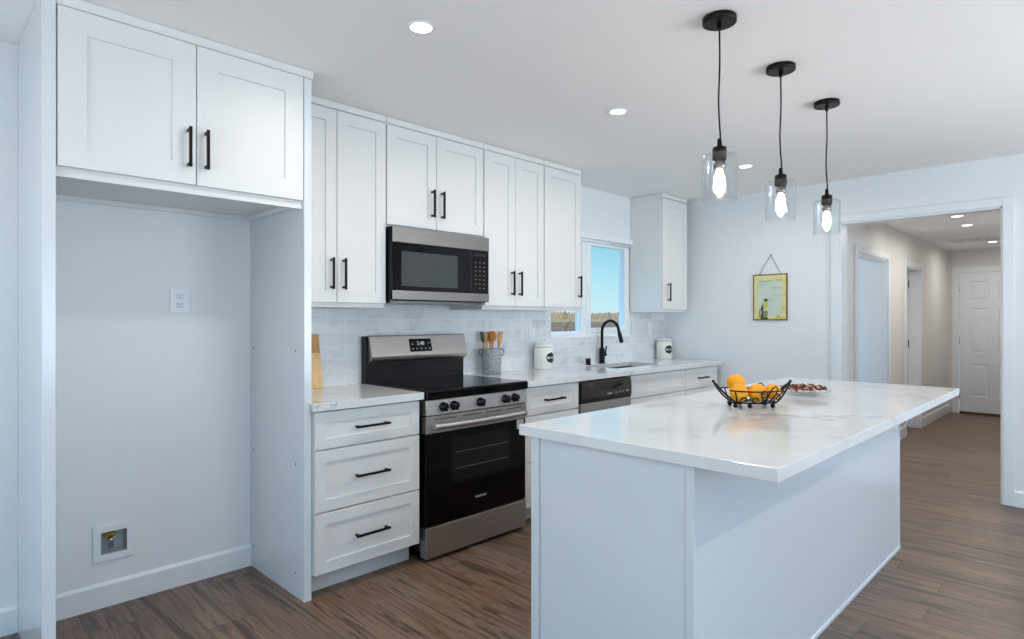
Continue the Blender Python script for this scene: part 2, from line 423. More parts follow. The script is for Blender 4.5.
# far wall with the wide hallway opening
OX0, OX1, OZ = 1.64, 2.688, 2.090
struct(MB().slab([-0.14, OX0, OX1, XR+0.12], [0, OZ, CEIL], [(1, 0)], 'y', YF, YF+0.15).build('wall_far', M['wall']), 'white end wall with hanging sign and hallway opening', 'wall')
# wall behind the camera with patio door opening, right wall with two windows
struct(MB().slab([-0.14, 0.9, 4.3, XR+0.12], [0, 0.05, 2.1, CEIL], [(1, 1)], 'y', YB-0.12, YB).build('wall_back', M['wall']), 'white wall opposite the hallway with the glazed patio door', 'wall')
struct(MB().slab([YB, -0.25, 1.45, 2.75, 4.45, YF], [0, 0.6, 2.1, CEIL], [(1, 1), (3, 1)], 'x', XR, XR+0.12).build('wall_right', M['wall']), 'white wall opposite the cabinets with two windows', 'wall')
def plain_window(name, axis, u0, u1, z0, z1, w, label, mull):
    """white vinyl frame and mullions in an opening of a wall."""
    o = thing(name, (w, (u0+u1)/2, z0) if axis == 'x' else ((u0+u1)/2, w, z0), label, 'window', kind='structure')
    f = MB(); t = 0.05
    def bx(a, b, c, d):
        if axis == 'x': f.box(w-0.03, w+0.03, a, b, c, d, 0.003)
        else: f.box(a, b, w-0.03, w+0.03, c, d, 0.003)
    bx(u0, u1, z0, z0+t); bx(u0, u1, z1-t, z1); bx(u0, u0+t, z0+t, z1-t); bx(u1-t, u1, z0+t, z1-t)
    for k in range(1, mull):
        c = u0+(u1-u0)*k/mull; bx(c-0.03, c+0.03, z0+t, z1-t)
    f.build('window_frame', M['vinyl'], o)
    g = MB()
    if axis == 'x': g.box(w-0.003, w+0.003, u0+t*0.9, u1-t*0.9, z0+t*0.9, z1-t*0.9)
    else: g.box(u0+t*0.9, u1-t*0.9, w-0.003, w+0.003, z0+t*0.9, z1-t*0.9)
    g.build('pane', M['pane'], o)
plain_window('window_2', 'y', 0.9, 4.3, 0.05, 2.1, YB-0.06, 'wide glazed patio door across from the hallway', 3)
plain_window('window_3', 'x', -0.25, 1.45, 0.6, 2.1, XR+0.06, 'white framed window in the wall opposite the range', 2)
plain_window('window_4', 'x', 2.75, 4.45, 0.6, 2.1, XR+0.06, 'white framed window in the wall opposite the sink', 2)

# hallway
D1 = (6.04, 7.08, 1.90); D2 = (7.84, 8.56, 1.89)
struct(MB().slab([YF+0.15, D1[0], D1[1], D2[0], D2[1], YE], [0, D1[2], CH], [(1, 0), (3, 0)], 'x', XH-0.12, XH).build('wall_hall_left', M['hallwall']), 'hallway side wall with two doorways', 'wall')
ED = (1.715, 2.475, 1.94)
struct(MB().slab([XH-0.12, ED[0], ED[1], 2.82], [0, ED[2], CH], [(1, 0)], 'y', YE, YE+0.12).build('wall_hall_end', M['hallwall']), 'wall closing the far end of the hallway', 'wall')
struct(MB().box(2.70, 2.82, YF+0.15, YE, 0, CH).build('wall_hall_right', M['hallwall']), 'hallway wall facing the two doorways', 'wall')
struct(MB().box(0, XH-0.12, 7.45, 7.57, 0, CH).build('wall_bedroom', M['wall']), 'pale partition wall seen through the first hallway doorway', 'wall')
struct(MB().slab([YF+0.15, 5.9, 7.1, 8.15, 8.95, YE+0.12], [0, 0.9, 2.0, CH], [(1, 1), (3, 1)], 'x', -0.14, 0).build('wall_bedroom_left', M['wall']), 'outer wall of the side rooms', 'wall')
struct(MB().box(0, XH-0.12, 9.6, 9.72, 0, CH).build('wall_bathroom', M['wall']), 'far partition wall of the second side room', 'wall')
def casing(name, f, label):
    struct(f.build(name, M['trim']), label, 'trim')
c = MB()    # kitchen side casing of the opening, plus jamb lining
c.box(OX0-0.065, OX0, YF-0.018, YF, 0, OZ+0.062, 0.004); c.box(OX1, OX1+0.065, YF-0.018, YF, 0, OZ+0.062, 0.004)
c.box(OX0, OX1, YF-0.018, YF, OZ, OZ+0.062, 0.004)
c.box(OX0, OX0+0.012, YF-0.004, YF+0.15, 0, OZ); c.box(OX1-0.012, OX1, YF-0.004, YF+0.15, 0, OZ); c.box(OX0, OX1, YF-0.004, YF+0.15, OZ-0.012, OZ)
casing('trim_1', c, 'flat white casing around the wide hallway opening')
for i, d in enumerate((D1, D2)):
    c = MB()
    c.box(XH, XH+0.016, d[0]-0.065, d[0], 0, d[2]+0.065, 0.004); c.box(XH, XH+0.016, d[1], d[1]+0.065, 0, d[2]+0.065, 0.004); c.box(XH, XH+0.016, d[0], d[1], d[2], d[2]+0.065, 0.004)
    c.box(XH-0.12, XH+0.002, d[0], d[0]+0.016, 0, d[2]); c.box(XH-0.12, XH+0.002, d[1]-0.016, d[1], 0, d[2]); c.box(XH-0.12, XH+0.002, d[0], d[1], d[2]-0.016, d[2])
    casing('trim_%d' % (2+i), c, ('white casing around the first, empty hallway doorway', 'white casing around the hallway doorway with the ajar door')[i])
c = MB()
c.box(ED[0]-0.07, ED[0], YE-0.016, YE, 0, ED[2]+0.07, 0.004); c.box(ED[1], ED[1]+0.07, YE-0.016, YE, 0, ED[2]+0.07, 0.004); c.box(ED[0], ED[1], YE-0.016, YE, ED[2], ED[2]+0.07, 0.004)
casing('trim_4', c, 'white casing around the closed door at the hallway end')

def baseboard(name, f, label): struct(f.build(name, M['trim']), label, 'baseboard')
def bb_x(f, y0, y1, x=0.0, s=1, h=0.11):   # against a wall of constant x
    f.prism([(x, 0), (x+s*0.015, 0), (x+s*0.015, h-0.012), (x+s*0.006, h), (x, h)], 'y', y0, y1)
def bb_y(f, x0, x1, y, h=0.11):
    f.prism([(y, 0), (y-0.015, 0), (y-0.015, h-0.012), (y-0.006, h), (y, h)], 'x', x0, x1)
b = MB(); bb_x(b, 0.386, 1.304); bb_x(b, YB, 0.344)
baseboard('baseboard_left', b, 'white baseboard along the fridge alcove wall')
b = MB(); bb_y(b, 0.66, OX0-0.065, YF); bb_y(b, OX1+0.065, XR, YF)
baseboard('baseboard_far', b, 'white baseboard on the wall beside the hallway opening')
b = MB()
for y0, y1 in ((YF+0.15, D1[0]-0.065), (D1[1]+0.065, D2[0]-0.065), (D2[1]+0.065, YE-0.016)): bb_x(b, y0, y1, XH, 1, 0.12)
baseboard('baseboard_hall', b, 'white baseboard along the hallway side wall')

# ---- doors in the hallway
def panel_door(o, P, w, h, t):
    """six-panel leaf; P(a, b, d) maps width, height and depth (0 = front face) to world."""
    f = MB(); bm = f.bm
    cols = [0, 0.115, w/2-0.05, w/2+0.05, w-0.115, w]; rows = [0, 0.22, 0.72, 0.90, 1.42, 1.50, h-0.13, h]
    rows = [0, 0.21, 0.66, 0.80, 1.42, 1.52, h-0.12, h]
    def face(*p): bm.faces.new([bm.verts.new(P(*q)) for q in p])
    for i in range(5):
        for j in range(7):
            a0, a1, b0, b1 = cols[i], cols[i+1], rows[j], rows[j+1]
            if i in (1, 3) and j in (1, 3, 5):
                R = [[(a0+k, b0+k, d), (a1-k, b0+k, d), (a1-k, b1-k, d), (a0+k, b1-k, d)] for k, d in ((0, 0), (0.012, -0.009), (0.03, -0.009), (0.045, -0.003))]
                for A, B in zip(R, R[1:]):
                    for k in range(4): face(A[k], A[(k+1) % 4], B[(k+1) % 4], B[k])
                face(*R[-1])
            else: face((a0, b0, 0), (a1, b0, 0), (a1, b1, 0), (a0, b1, 0))
    for A in (((0, 0), (w, 0)), ((w, 0), (w, h)), ((w, h), (0, h)), ((0, h), (0, 0))):
        (p, q), (r, s2) = A; face((p, q, 0), (p, q, -t), (r, s2, -t), (r, s2, 0))
    face((0, 0, -t), (0, h, -t), (w, h, -t), (w, 0, -t))
    bmesh.ops.remove_doubles(bm, verts=bm.verts[:], dist=1e-5)
    return f.build('door_leaf', M['trim'], o)
d = thing('door_1', (ED[0], YE, 0), 'closed white six panel door at the hallway end', 'door', kind='structure')
panel_door(d, lambda a, b, q: Vector((ED[0]+0.008+a, YE+0.012-q, 0.03+b)), ED[1]-ED[0]-0.016, ED[2]-0.036, 0.035)
h = MB()
for z in (0.25, 1.0, 1.72): h.tube([(ED[0]+0.006, YE-0.004, z-0.045), (ED[0]+0.006, YE-0.004, z+0.045)], 0.007)
h.build('hinge', M['chrome'], d)
MB().box(ED[0]+0.01, ED[1]-0.01, YE-0.01, YE+0.06, 0, 0.031, 0.003).build('threshold', mat('brown_threshold', '#5d4a3c', 0.5), d)
kb = MB(); kb.lathe([(0.024, 0), (0.024, 0.006), (0.009, 0.008), (0.009, 0.03), (0.024, 0.04), (0.026, 0.052), (0.016, 0.064), (0, 0.066)], (ED[1]-0.07, YE+0.012, 0.92), 20, Matrix.Rotation(PI/2, 3, 'X')); kb.build('door_knob', M['black'], d)
hx, hy = XH-0.118, D2[1]-0.02
d = thing('door_2', (hx, hy, 0), 'white hallway door standing ajar with black knob', 'door', kind='structure')
an = math.radians(11)   # leaf swings into the side room about its far edge
def P2(a, b, q):
    p = Vector((-0.0+q, -a, 0)); p = Matrix.Rotation(-an, 3, 'Z') @ p
    return Vector((hx, hy, 0.012))+p+Vector((0, 0, b))
panel_door(d, P2, D2[1]-D2[0]-0.036, D2[2]-0.03, 0.035)
kc = P2(0.62, 0.87, 0.0)
kb = MB(); kb.lathe([(0.03, 0), (0.03, 0.006), (0.011, 0.008), (0.011, 0.03), (0.026, 0.04), (0.029, 0.052), (0.018, 0.064), (0, 0.066)], kc, 20, Matrix.Rotation(-an, 3, 'Z') @ Matrix.Rotation(PI/2, 3, 'Y')); kb.build('door_knob', M['black'], d)
hg = MB()
for z in (0.25, 1.0, 1.72): hg.tube([(hx+0.004, hy+0.008, z-0.045), (hx+0.004, hy+0.008, z+0.045)], 0.007)
hg.build('hinge', M['black'], d)

# ---- kitchen window: vinyl slider set in the wall
wd = thing('window_1', (-0.05, (WY0+WY1)/2, WZ0), 'white vinyl sliding window above the sink', 'window', kind='structure')
f = MB(); fx0, fx1 = -0.085, -0.012
f.slab([WY0, WY0+0.03, 4.135, 4.20, WY1-0.035, WY1], [WZ0, WZ0+0.035, WZ1-0.035, WZ1], [(1, 1), (3, 1)], 'x', fx0, fx1, 0.003); f.build('window_frame', M['vinyl'], wd)
f = MB(); f.slab([4.190, 4.255, WY1-0.10, WY1-0.032], [WZ0+0.03, WZ0+0.072, WZ1-0.085, WZ1-0.03], [(1, 1)], 'x', -0.050, -0.004, 0.004); f.build('window_sash', M['vinyl'], wd)
f = MB(); f.slab([WY0+0.026, WY0+0.042, 4.125, 4.138], [WZ0+0.03, WZ0+0.045, WZ1-0.06, WZ1-0.03], [(1, 1)], 'x', -0.075, -0.05, 0.003); f.build('window_sash', M['vinyl'], wd)
MB().box(-0.030, -0.025, 4.25, WY1-0.095, WZ0+0.068, WZ1-0.08).build('pane', M['pane'], wd)
MB().box(-0.065, -0.060, WY0+0.038, 4.13, WZ0+0.04, WZ1-0.055).build('pane', M['pane'], wd)
MB().box(-0.12, 0.014, WY0, WY1, WZ0-0.012, WZ0+0.002, 0.003).build('window_sill', M['vinyl'], wd)
MB().box(-0.006, 0.004, 4.205, 4.235, 1.55, 1.62, 0.003).build('latch', M['vinyl'], wd)
bl = thing('roller_blind', (0.02, 4.3, 2.0), 'white rolled up blind across the top of the sink window', 'blind')
MB().box(-0.03, 0.028, WY0+0.01, WY1-0.005, WZ1-0.035, WZ1+0.012, 0.006).build('headrail', M['vinyl'], bl)
MB().lathe([(0.018, 0), (0.018, WY1-WY0-0.05)], (-0.005, WY0+0.03, WZ1-0.048), 16, Matrix.Rotation(-PI/2, 3, 'X')).build('rolled_fabric', M['plastic'], bl)

# ---- outside: yard and fence
struct(MB().box(-40, -0.2, -20, 50, -0.25, -0.2).build('ground_yard', M['dirt']), 'bare soil yard outside the sink window', 'ground')
fe = thing('wooden_fence', (-8, 14, -0.2), 'weathered cedar picket fence across the yard outside the sink window', 'fence')
y = 8.0; k = 0
f = MB()
while y < 22:
    hgt = 1.50+random.uniform(-0.02, 0.025); w2 = 0.138
    f.prism([(y, -0.2), (y+w2, -0.2), (y+w2, hgt-0.05), (y+w2-0.035, hgt), (y+0.035, hgt), (y, hgt-0.05)], 'x', -8.02-random.uniform(0, 0.008), -8.0)
    y += 0.165
fm_ = mat('weathered_pickets', '#a58d6c', 0.85); t = NT(fm_)
tc = t.n('ShaderNodeTexCoord'); sp = t.n('ShaderNodeSeparateXYZ'); t.l(tc.outputs['Object'], sp.inputs[0])
wn_ = t.n('ShaderNodeTexWhiteNoise', noise_dimensions='1D'); t.l(t.math('FLOOR', t.math('DIVIDE', t.math('ADD', sp.outputs['Y'], 6.0), 0.165)), wn_.inputs['W'])
nz = t.noise(t.coord((6, 6, 1.2)), 3, 4)
t.l(t.mix(0.35, t.ramp(wn_.outputs['Value'], [(0, '#4a3526'), (0.4, '#7c5d45'), (0.75, '#926f53'), (1, '#634733')]), t.ramp(nz.outputs[0], [(0.3, '#6f5a45'), (0.7, '#c4ad8a')])), t.b.inputs['Base Color'])
f.build('picket_panel', fm_, fe)
M['fencelow'] = wood('dark_brown_wood', '#54443a', '#75604f', (3, 1, 12), 0.9)
MB().box(-7.998, -7.955, 8, 22, -0.2, 1.21, 0.0).build('lower_panel', M['fencelow'], fe)  # darker brown sheet in front of the lower pickets
f = MB()
for z in (1.25,): f.box(-8.0, -7.95, 8, 22, z-0.045, z+0.045)
f.build('rail', M['fencerail'], fe)
for yy in (8.4, 10.8, 13.2, 15.6, 18.0, 20.4):
    MB().box(-8.13, -8.035, yy, yy+0.09, -0.2, 1.40, 0.004).build('fence_post', M['fence'], fe)

# ------------------------------------------------------------------ CABINETS
HB = 0.011
def handle_v(parent, x, y, zc, L=0.165):
    f = MB()
    f.box(x+0.024, x+0.024+HB, y-HB/2, y+HB/2, zc-L/2, zc+L/2, 0.0015)
    for z in (zc-L/2+0.012, zc+L/2-0.012): f.box(x, x+0.026, y-HB/2, y+HB/2, z-HB/2, z+HB/2)
    return tag(f.build('handle', M['bronze'], parent), 'black bar handle')
def handle_h(parent, x, yc, z, L=0.19):
    f = MB()
    f.box(x+0.024, x+0.024+HB, yc-L/2, yc+L/2, z-HB/2, z+HB/2, 0.0015)
    for y in (yc-L/2+0.012, yc+L/2-0.012): f.box(x, x+0.026, y-HB/2, y+HB/2, z-HB/2, z+HB/2)
    return tag(f.build('handle', M['black'], parent), 'black bar handle')
def door_x(parent, xf, y0, y1, z0, z1, name='door', rail=0.062):
    f = MB(); f.shaker((xf, y0, z0), (0, 1, 0), (0, 0, 1), (1, 0, 0), y1-y0, z1-z0, 0.02, rail)
    return f.build(name, M['cab'], parent)
G = 0.0018
def wall_cabinet(y0, y1, z0, label, doors, hz, depth=0.33, xtop=2.392, first=None, rail_drop=0.022):
    """doors: list of (y0, y1, handle y)"""
    o = thing('wall_cabinet', (0, (y0+y1)/2, z0), label, 'cabinet', 'white upper cabinets along the range wall')
    MB().box(0.001, depth, y0+0.0005, y1-0.0005, z0-rail_drop, xtop+0.01).build('body', M['cab'], o)
    for a, b, hy in doors:
        d = door_x(o, depth+0.021, a+G, b-G, z0+0.002, xtop)
        handle_v(d, depth+0.021, hy, hz)
    MB().box(0.001, depth+0.018, y0+0.0005, y1-0.0005, xtop+0.01, CEIL-0.002, 0.003).build('top_filler', M['cab'], o)
    return o
UB = 1.385
wall_cabinet(1.348, 1.918, UB, 'tall white double upper cabinet between fridge alcove and microwave', [(1.35, 1.614, 1.580), (1.614, 1.916, 1.650)], 1.537)
wall_cabinet(1.920, 2.658, 1.832, 'short white double upper cabinet above the microwave', [(1.922, 2.272, 2.236), (2.272, 2.656, 2.310)], 1.985, rail_drop=0.012)
wall_cabinet(2.660, 3.243, UB, 'tall white double upper cabinet just past the microwave', [(2.662, 2.948, 2.912), (2.948, 3.241, 2.985)], 1.54)
wall_cabinet(3.245, 3.668, UB, 'tall white single door upper cabinet beside the window', [(3.247, 3.666, 3.634)], 1.543)
o = wall_cabinet(4.850, 5.29, UB, 'white single door upper cabinet in the corner past the window', [(4.852, 5.288, 4.935)], 1.545)

# fridge alcove: two tall panels and the bridge cabinet
o = thing('tall_end_panel', (0.3, 0.365, 0), 'tall white panel on the far side of the fridge alcove from the drawers', 'panel', 'tall panels of the fridge alcove')
MB().box(0.001, 0.612, 0.345, 0.385, 0, CEIL-0.001, 0.0015).build('board', M['panel'], o)
o2 = thing('tall_end_panel', (0.3, 1.324, 0), 'tall white panel between fridge alcove and drawer cabinet', 'panel', 'tall panels of the fridge alcove')
MB().box(0.001, 0.590, 1.305, 1.320, 0, CEIL-0.001).build('board', M['panel'], o2)
MB().box(0.590, 0.612, 1.303, 1.339, 0, 2.405, 0.0015).build('face_strip', M['panel'], o2)
for x_ in (0.045, 0.52):
    for z in (0.11, 0.62, 1.15):
        MB().lathe([(0, 0), (0.005, 0), (0.005, 0.0015), (0, 0.002)], (x_, 1.305, z), 10, Matrix.Rotation(PI/2, 3, 'X')).build('screw_head', M['dimmark'], o2)
o = thing('bridge_cabinet', (0.3, 0.845, 1.805), 'deep white double door cabinet over the empty fridge alcove', 'cabinet')
f = MB(); f.box(0.001, 0.592, 0.386, 1.302, 1.838, 2.43); f.box(0.572, 0.592, 0.386, 1.302, 1.806, 1.838); f.build('body', M['cab'], o)
f = MB(); f.box(0.001, 0.02, 0.386, 1.302, 1.815, 1.838, 0.002); f.box(0.02, 0.57, 1.282, 1.302, 1.815, 1.838, 0.002); f.build('cleat', M['cab'], o)
for a, b, hy in ((0.388, 0.844, 0.813), (0.844, 1.301, 0.879)):
    d = door_x(o, 0.6125, a+G, b-G, 1.841, 2.406, rail=0.085); handle_v(d, 0.6125, hy, 1.985, 0.16)
MB().prism([(0.592, 2.407), (0.618, 2.407), (0.626, 2.418), (0.626, CEIL-0.002), (0.592, CEIL-0.002)], 'y', 0.386, 1.342).build('crown_moulding', M['cab'], o)

# base cabinets
XB = 0.61; XD = 0.631
def base_body(o, y0, y1):
    MB().box(0.001, XB, y0, y1, 0.108, 0.872).build('body', M['cab'], o)
    MB().box(0.001, 0.53, y0, y1, 0, 0.108).build('toe_kick', M['cab'], o)
def drawer(o, y0, y1, z0, z1, handle=True, name='drawer', L=0.19, zc=None):
    d = door_x(o, XD, y0+G, y1-G, z0, z1, name, 0.055)
    if handle: handle_h(d, XD, (y0+y1)/2, zc or (z0+z1)/2, L)
    return d
o = thing('drawer_cabinet', (0.3, 1.65, 0), 'white three drawer base cabinet between fridge alcove and range', 'cabinet', 'white base cabinets along the range wall')
base_body(o, 1.345, 1.942)
for z0, z1 in ((0.692, 0.866), (0.400, 0.685), (0.112, 0.393)): drawer(o, 1.347, 1.940, z0, z1)
o = thing('drawer_cabinet', (0.3, 3.01, 0), 'white drawer base cabinet between range and dishwasher', 'cabinet', 'white base cabinets along the range wall')
base_body(o, 2.746, 3.288)
for z0, z1 in ((0.692, 0.866), (0.400, 0.685), (0.112, 0.393)): drawer(o, 2.748, 3.286, z0, z1)
o = thing('sink_cabinet', (0.3, 4.34, 0), 'white base cabinet with plain false front under the sink', 'cabinet', 'white base cabinets along the range wall')
f = MB(); f.box(0.001, XB, 3.912, 4.758, 0.108, 0.66); f.box(0.57, XB, 3.912, 4.758, 0.66, 0.872); f.build('body', M['cab'], o)
MB().box(0.001, 0.53, 3.912, 4.758, 0, 0.108).build('toe_kick', M['cab'], o)
drawer(o, 3.914, 4.756, 0.692, 0.866, False, 'false_front')
for a, b, hy in ((3.914, 4.335, 4.30), (4.335, 4.756, 4.37)):
    d = door_x(o, XD, a+G, b-G, 0.112, 0.685); handle_v(d, XD, hy, 0.55)
o = thing('drawer_cabinet', (0.3, 5.05, 0), 'white base cabinet with one drawer at the end of the counter run', 'cabinet', 'white base cabinets along the range wall')
base_body(o, 4.760, 5.335)
drawer(o, 4.762, 5.333, 0.692, 0.866, L=0.17)
d = door_x(o, XD, 4.762+G, 5.333-G, 0.112, 0.685); handle_v(d, XD, 4.81, 0.55)

# countertops
CT = 0.912; CB = 0.874
o = thing('countertop', (0.3, 1.64, CB), 'short white quartz countertop between fridge alcove and range', 'countertop')
f = MB(); f.prism([(0.001, 1.345), (0.614, 1.345), (0.614, 1.326), (0.655, 1.326), (0.655, 1.952), (0.001, 1.952)], 'z', CB, CT, 0.002); f.build('slab', M['quartz'], o)
SX0, SX1, SY0, SY1 = 0.105, 0.47, 3.97, 4.67
o = thing('countertop', (0.3, 4.1, CB), 'long white quartz countertop around the sink under the window', 'countertop')
f = MB(); f.slab([0.001, SX0, SX1, 0.655], [2.742, SY0, SY1, 5.392], [(1, 1)], 'z', CB, CT, 0.002); f.build('slab', M['quartz'], o)
bs = MB()
bs.slab([1.345, 1.919, 2.659, WY0, WY1, YF-0.001], [CT, 1.138, 1.362, 1.80], [(0, 2), (2, 2), (4, 2), (3, 1), (3, 2)], 'x', 0.0005, 0.009)
struct(bs.build('trim_5', M['tile']), 'pale marbled subway tile backsplash above the counters', 'backsplash')

# ------------------------------------------------------------------ SINK, FAUCET
o = thing('kitchen_sink', (0.34, 4.345, 0.7), 'undermount stainless sink set in the counter below the window', 'sink')
f = MB(); t = bmesh.new()
def rr(x0, x1, y0, y1, r, z, n=5):
    out = []
    for cx, cy, a0 in ((x1-r, y1-r, 0), (x0+r, y1-r, 90), (x0+r, y0+r, 180), (x1-r, y0+r, 270)):
        for k in range(n+1):
            a = math.radians(a0+90*k/n); out.append((cx+r*math.cos(a), cy+r*math.sin(a), z))
    return out
loops = [rr(SX0-0.03, SX1+0.03, SY0-0.03, SY1+0.03, 0.02, CB-0.0005), rr(SX0-0.004, SX1+0.004, SY0-0.004, SY1+0.004, 0.02, CB-0.0005), rr(SX0-0.004, SX1+0.004, SY0-0.004, SY1+0.004, 0.03, 0.72), rr(SX0+0.015, SX1-0.015, SY0+0.015, SY1-0.015, 0.03, 0.695), rr(0.25, 0.33, 4.28, 4.36, 0.039, 0.688)]
vs = [[t.verts.new(p) for p in L] for L in loops]
for A, B in zip(vs, vs[1:]):
    for k in range(len(A)): q = t.faces.new((A[k], A[(k+1) % len(A)], B[(k+1) % len(A)], B[k])); q.smooth = False
t.faces.new(vs[-1]); f._add(t)
ob = f.build('basin', M['sinksteel'], o); sm = ob.modifiers.new('thickness', 'SOLIDIFY'); sm.thickness = 0.002; sm.offset = -1
MB().lathe([(0.036, 0), (0.036, 0.004), (0.02, 0.005), (0.018, 0.002), (0, 0.002)], (0.29, 4.32, 0.689), 20).build('drain', M['chrome'], o)
fx, fy = 0.055, 4.335
o = thing('kitchen_faucet', (fx, fy, CT), 'tall matte black gooseneck faucet behind the sink', 'faucet')
MB().lathe([(0.028, 0), (0.028, 0.006), (0.024, 0.009), (0.024, 0.125), (0.021, 0.135), (0.0, 0.136)], (fx, fy, CT), 24).build('body', M['black'], o)
pts = [(fx, fy, CT+0.12), (fx, fy, CT+0.20), (fx, fy, CT+0.27)]
for k in range(1, 17):
    a = PI*k/16*0.93; pts.append((fx+0.088-0.088*math.cos(a), fy, CT+0.275+0.098*math.sin(a)))
p = Vector(pts[-1]); q = Vector(pts[-2]); dr = (p-q).normalized()
pts.append(p+dr*0.03)
MB().tube(pts, 0.0125, 14).build('gooseneck', M['black'], o)
MB().tube([p+dr*0.02, p+dr*0.03, p+dr*0.10, p+dr*0.115], 0.017, 14, radii=[0.013, 0.0165, 0.018, 0.0165]).build('spray_head', M['black'], o)
f = MB(); f.tube([(fx, fy+0.018, CT+0.075), (fx, fy+0.052, CT+0.075)], 0.016, 14); f.tube([(fx, fy+0.045, CT+0.08), (fx+0.012, fy+0.05, CT+0.15)], 0.006, 8); f.build('lever', M['black'], o)
o = thing('sink_air_gap', (0.085, 4.10, CT), 'small black cylindrical air gap cap on the counter beside the faucet', 'air gap')
MB().lathe([(0.024, 0), (0.024, 0.004), (0.019, 0.006), (0.019, 0.012), (0, 0.012)], (0.085, 4.10, CT), 24).build('base', M['black'], o)
MB().lathe([(0.021, 0.010), (0.022, 0.012), (0.022, 0.052), (0.020, 0.055), (0, 0.055)], (0.085, 4.10, CT), 24).build('cap', M['black'], o)

# ------------------------------------------------------------------ RANGE
RY0, RY1 = 1.962, 2.736
o = thing('electric_range', (0.33, (RY0+RY1)/2, 0), 'stainless and black electric range standing between the drawer cabinets', 'range')
f = MB(); f.box(0.03, 0.60, RY0+0.004, RY1-0.004, 0.05, 0.87); f.box(0.06, 0.56, RY0+0.03, RY1-0.03, 0.0, 0.05); f.build('body', M['blackgloss'], o)
f = MB(); f.box(0.03, 0.672, RY0-0.002, RY1+0.002, 0.868, 0.918, 0.009, 3); f.build('cooktop', M['blackglass'], o)
bg = MB(); bg.prism([(0.012, 0.90), (0.062, 0.90), (0.062, 1.055), (0.05, 1.195), (0.012, 1.195)], 'y', RY0+0.002, RY1-0.002, 0.002); bg = bg.build('back_guard', M['blackgloss'], o)
f = MB(); f.prism([(0.055, 1.030), (0.098, 1.052), (0.104, 1.072), (0.070, 1.196), (0.055, 1.20)], 'y', RY0+0.02, RY1-0.002, 0.003); tag(f.build('steel_fascia', M['steel'], bg), 'slanted brushed steel fascia')
sl = Vector((0.070-0.104, 0, 1.196-1.072)).normalized(); nn = Vector((sl.z, 0, -sl.x))
def fas(y, s2, lift=0.001): return Vector((0.104, y, 1.072))+sl*s2+nn*lift
f = MB(); bm = f.bm
c8 = [bm.verts.new(fas(yy, ss, lf)) for lf in (0.0005, 0.003) for yy, ss in ((2.265, 0.022), (2.435, 0.022), (2.435, 0.105), (2.265, 0.105))]
for q in ((0, 1, 2, 3), (4, 5, 6, 7), (0, 1, 5, 4), (1, 2, 6, 5), (2, 3, 7, 6), (3, 0, 4, 7)): bm.faces.new([c8[i] for i in q])
f.build('clock_display', M['blackglass'], bg)
tilt = math.atan2(sl.z, sl.x)-PI/2
tx = text('clock_digits', '2:48', 0.034, fas(2.35, 0.074, 0.0034), (PI/2-tilt, 0, PI/2), M['clock'], bg)
f = MB()
for yy, ss in ((2.285, 0.07), (2.415, 0.075), (2.285, 0.04), (2.315, 0.04), (2.35, 0.04), (2.385, 0.04), (2.415, 0.04)):
    c = fas(yy, ss, 0.0035); MB().box(c.x-0.0006, c.x+0.0006, yy-0.006, yy+0.006, c.z-0.003, c.z+0.003).build('button_mark', M['mark'], bg)
cp = MB(); cp.prism([(0.59, 0.784), (0.664, 0.784), (0.654, 0.866), (0.59, 0.866)], 'y', RY0, RY1, 0.003); cp = cp.build('control_panel', M['steel'], o)
KR = Matrix.Rotation(math.radians(83), 3, 'Y')
for yy in (2.075, 2.150, 2.345, 2.545, 2.625):
    c = (0.659, yy, 0.824)
    f = MB(); f.lathe([(0.026, 0), (0.026, 0.007), (0.020, 0.010), (0.018, 0.032), (0.015, 0.036), (0, 0.036)], c, 22, KR)
    f.box(0.672, 0.699, yy-0.005, yy+0.005, 0.803, 0.845, 0.002)
    tag(f.build('knob', M['blackgloss'], o), 'black ribbed burner knob')
od = MB(); od.box(0.605, 0.650, RY0+0.003, RY1-0.003, 0.192, 0.776, 0.003)
od = od.build('oven_door', M['blackglass'], o)
f = MB(); f.box(0.612, 0.657, RY0+0.002, RY1-0.002, 0.686, 0.778, 0.003); tag(f.build('steel_band', M['steel'], od), 'brushed steel band across the oven door top')
f = MB()
for a, b in ((2.02, 2.17), (2.22, 2.36), (2.39, 2.53), (2.56, 2.70)): f.box(0.652, 0.6575, a, b, 0.757, 0.762)
f.build('vent_slot', M['slot'], od)
f = MB(); pts = []
for k in range(25):
    u = k/24; yy = RY0+0.035+u*(RY1-RY0-0.07); pts.append((0.682+0.014*math.sin(PI*u), yy, 0.724))
f.tube(pts, 0.0165, 14)
for yy in (RY0+0.045, RY1-0.045): f.box(0.655, 0.688, yy-0.014, yy+0.014, 0.710, 0.738, 0.004)
f.build('oven_handle', M['steel'], od)
f = MB(); f.box(0.649, 0.6512, 2.14, 2.60, 0.40, 0.645); tag(f.build('oven_window', mat('oven_window_glass', '#131515', 0.12, Specular_IOR_Level=0.3), od), 'dark tinted oven window')
f = MB()
for z in (0.47, 0.56):
    f.tube([(0.6513, 2.17, z), (0.6513, 2.58, z)], 0.0012, 6)
f.build('oven_rack', M['dimmark'], od)
text('maker_lettering', 'FRIGIDAIRE', 0.017, (0.6505, 2.36, 0.283), ROT_PX, M['mark'], od)
MB().box(0.6500, 0.6512, 2.655, 2.715, 0.628, 0.682).build('paper_tag', mat('pale_sticker', '#c8ccce', 0.6), od)
f = MB(); f.box(0.60, 0.655, RY0+0.003, RY1-0.003, 0.020, 0.184, 0.004); tag(f.build('storage_drawer', M['steel'], o), 'plain brushed steel drawer front')

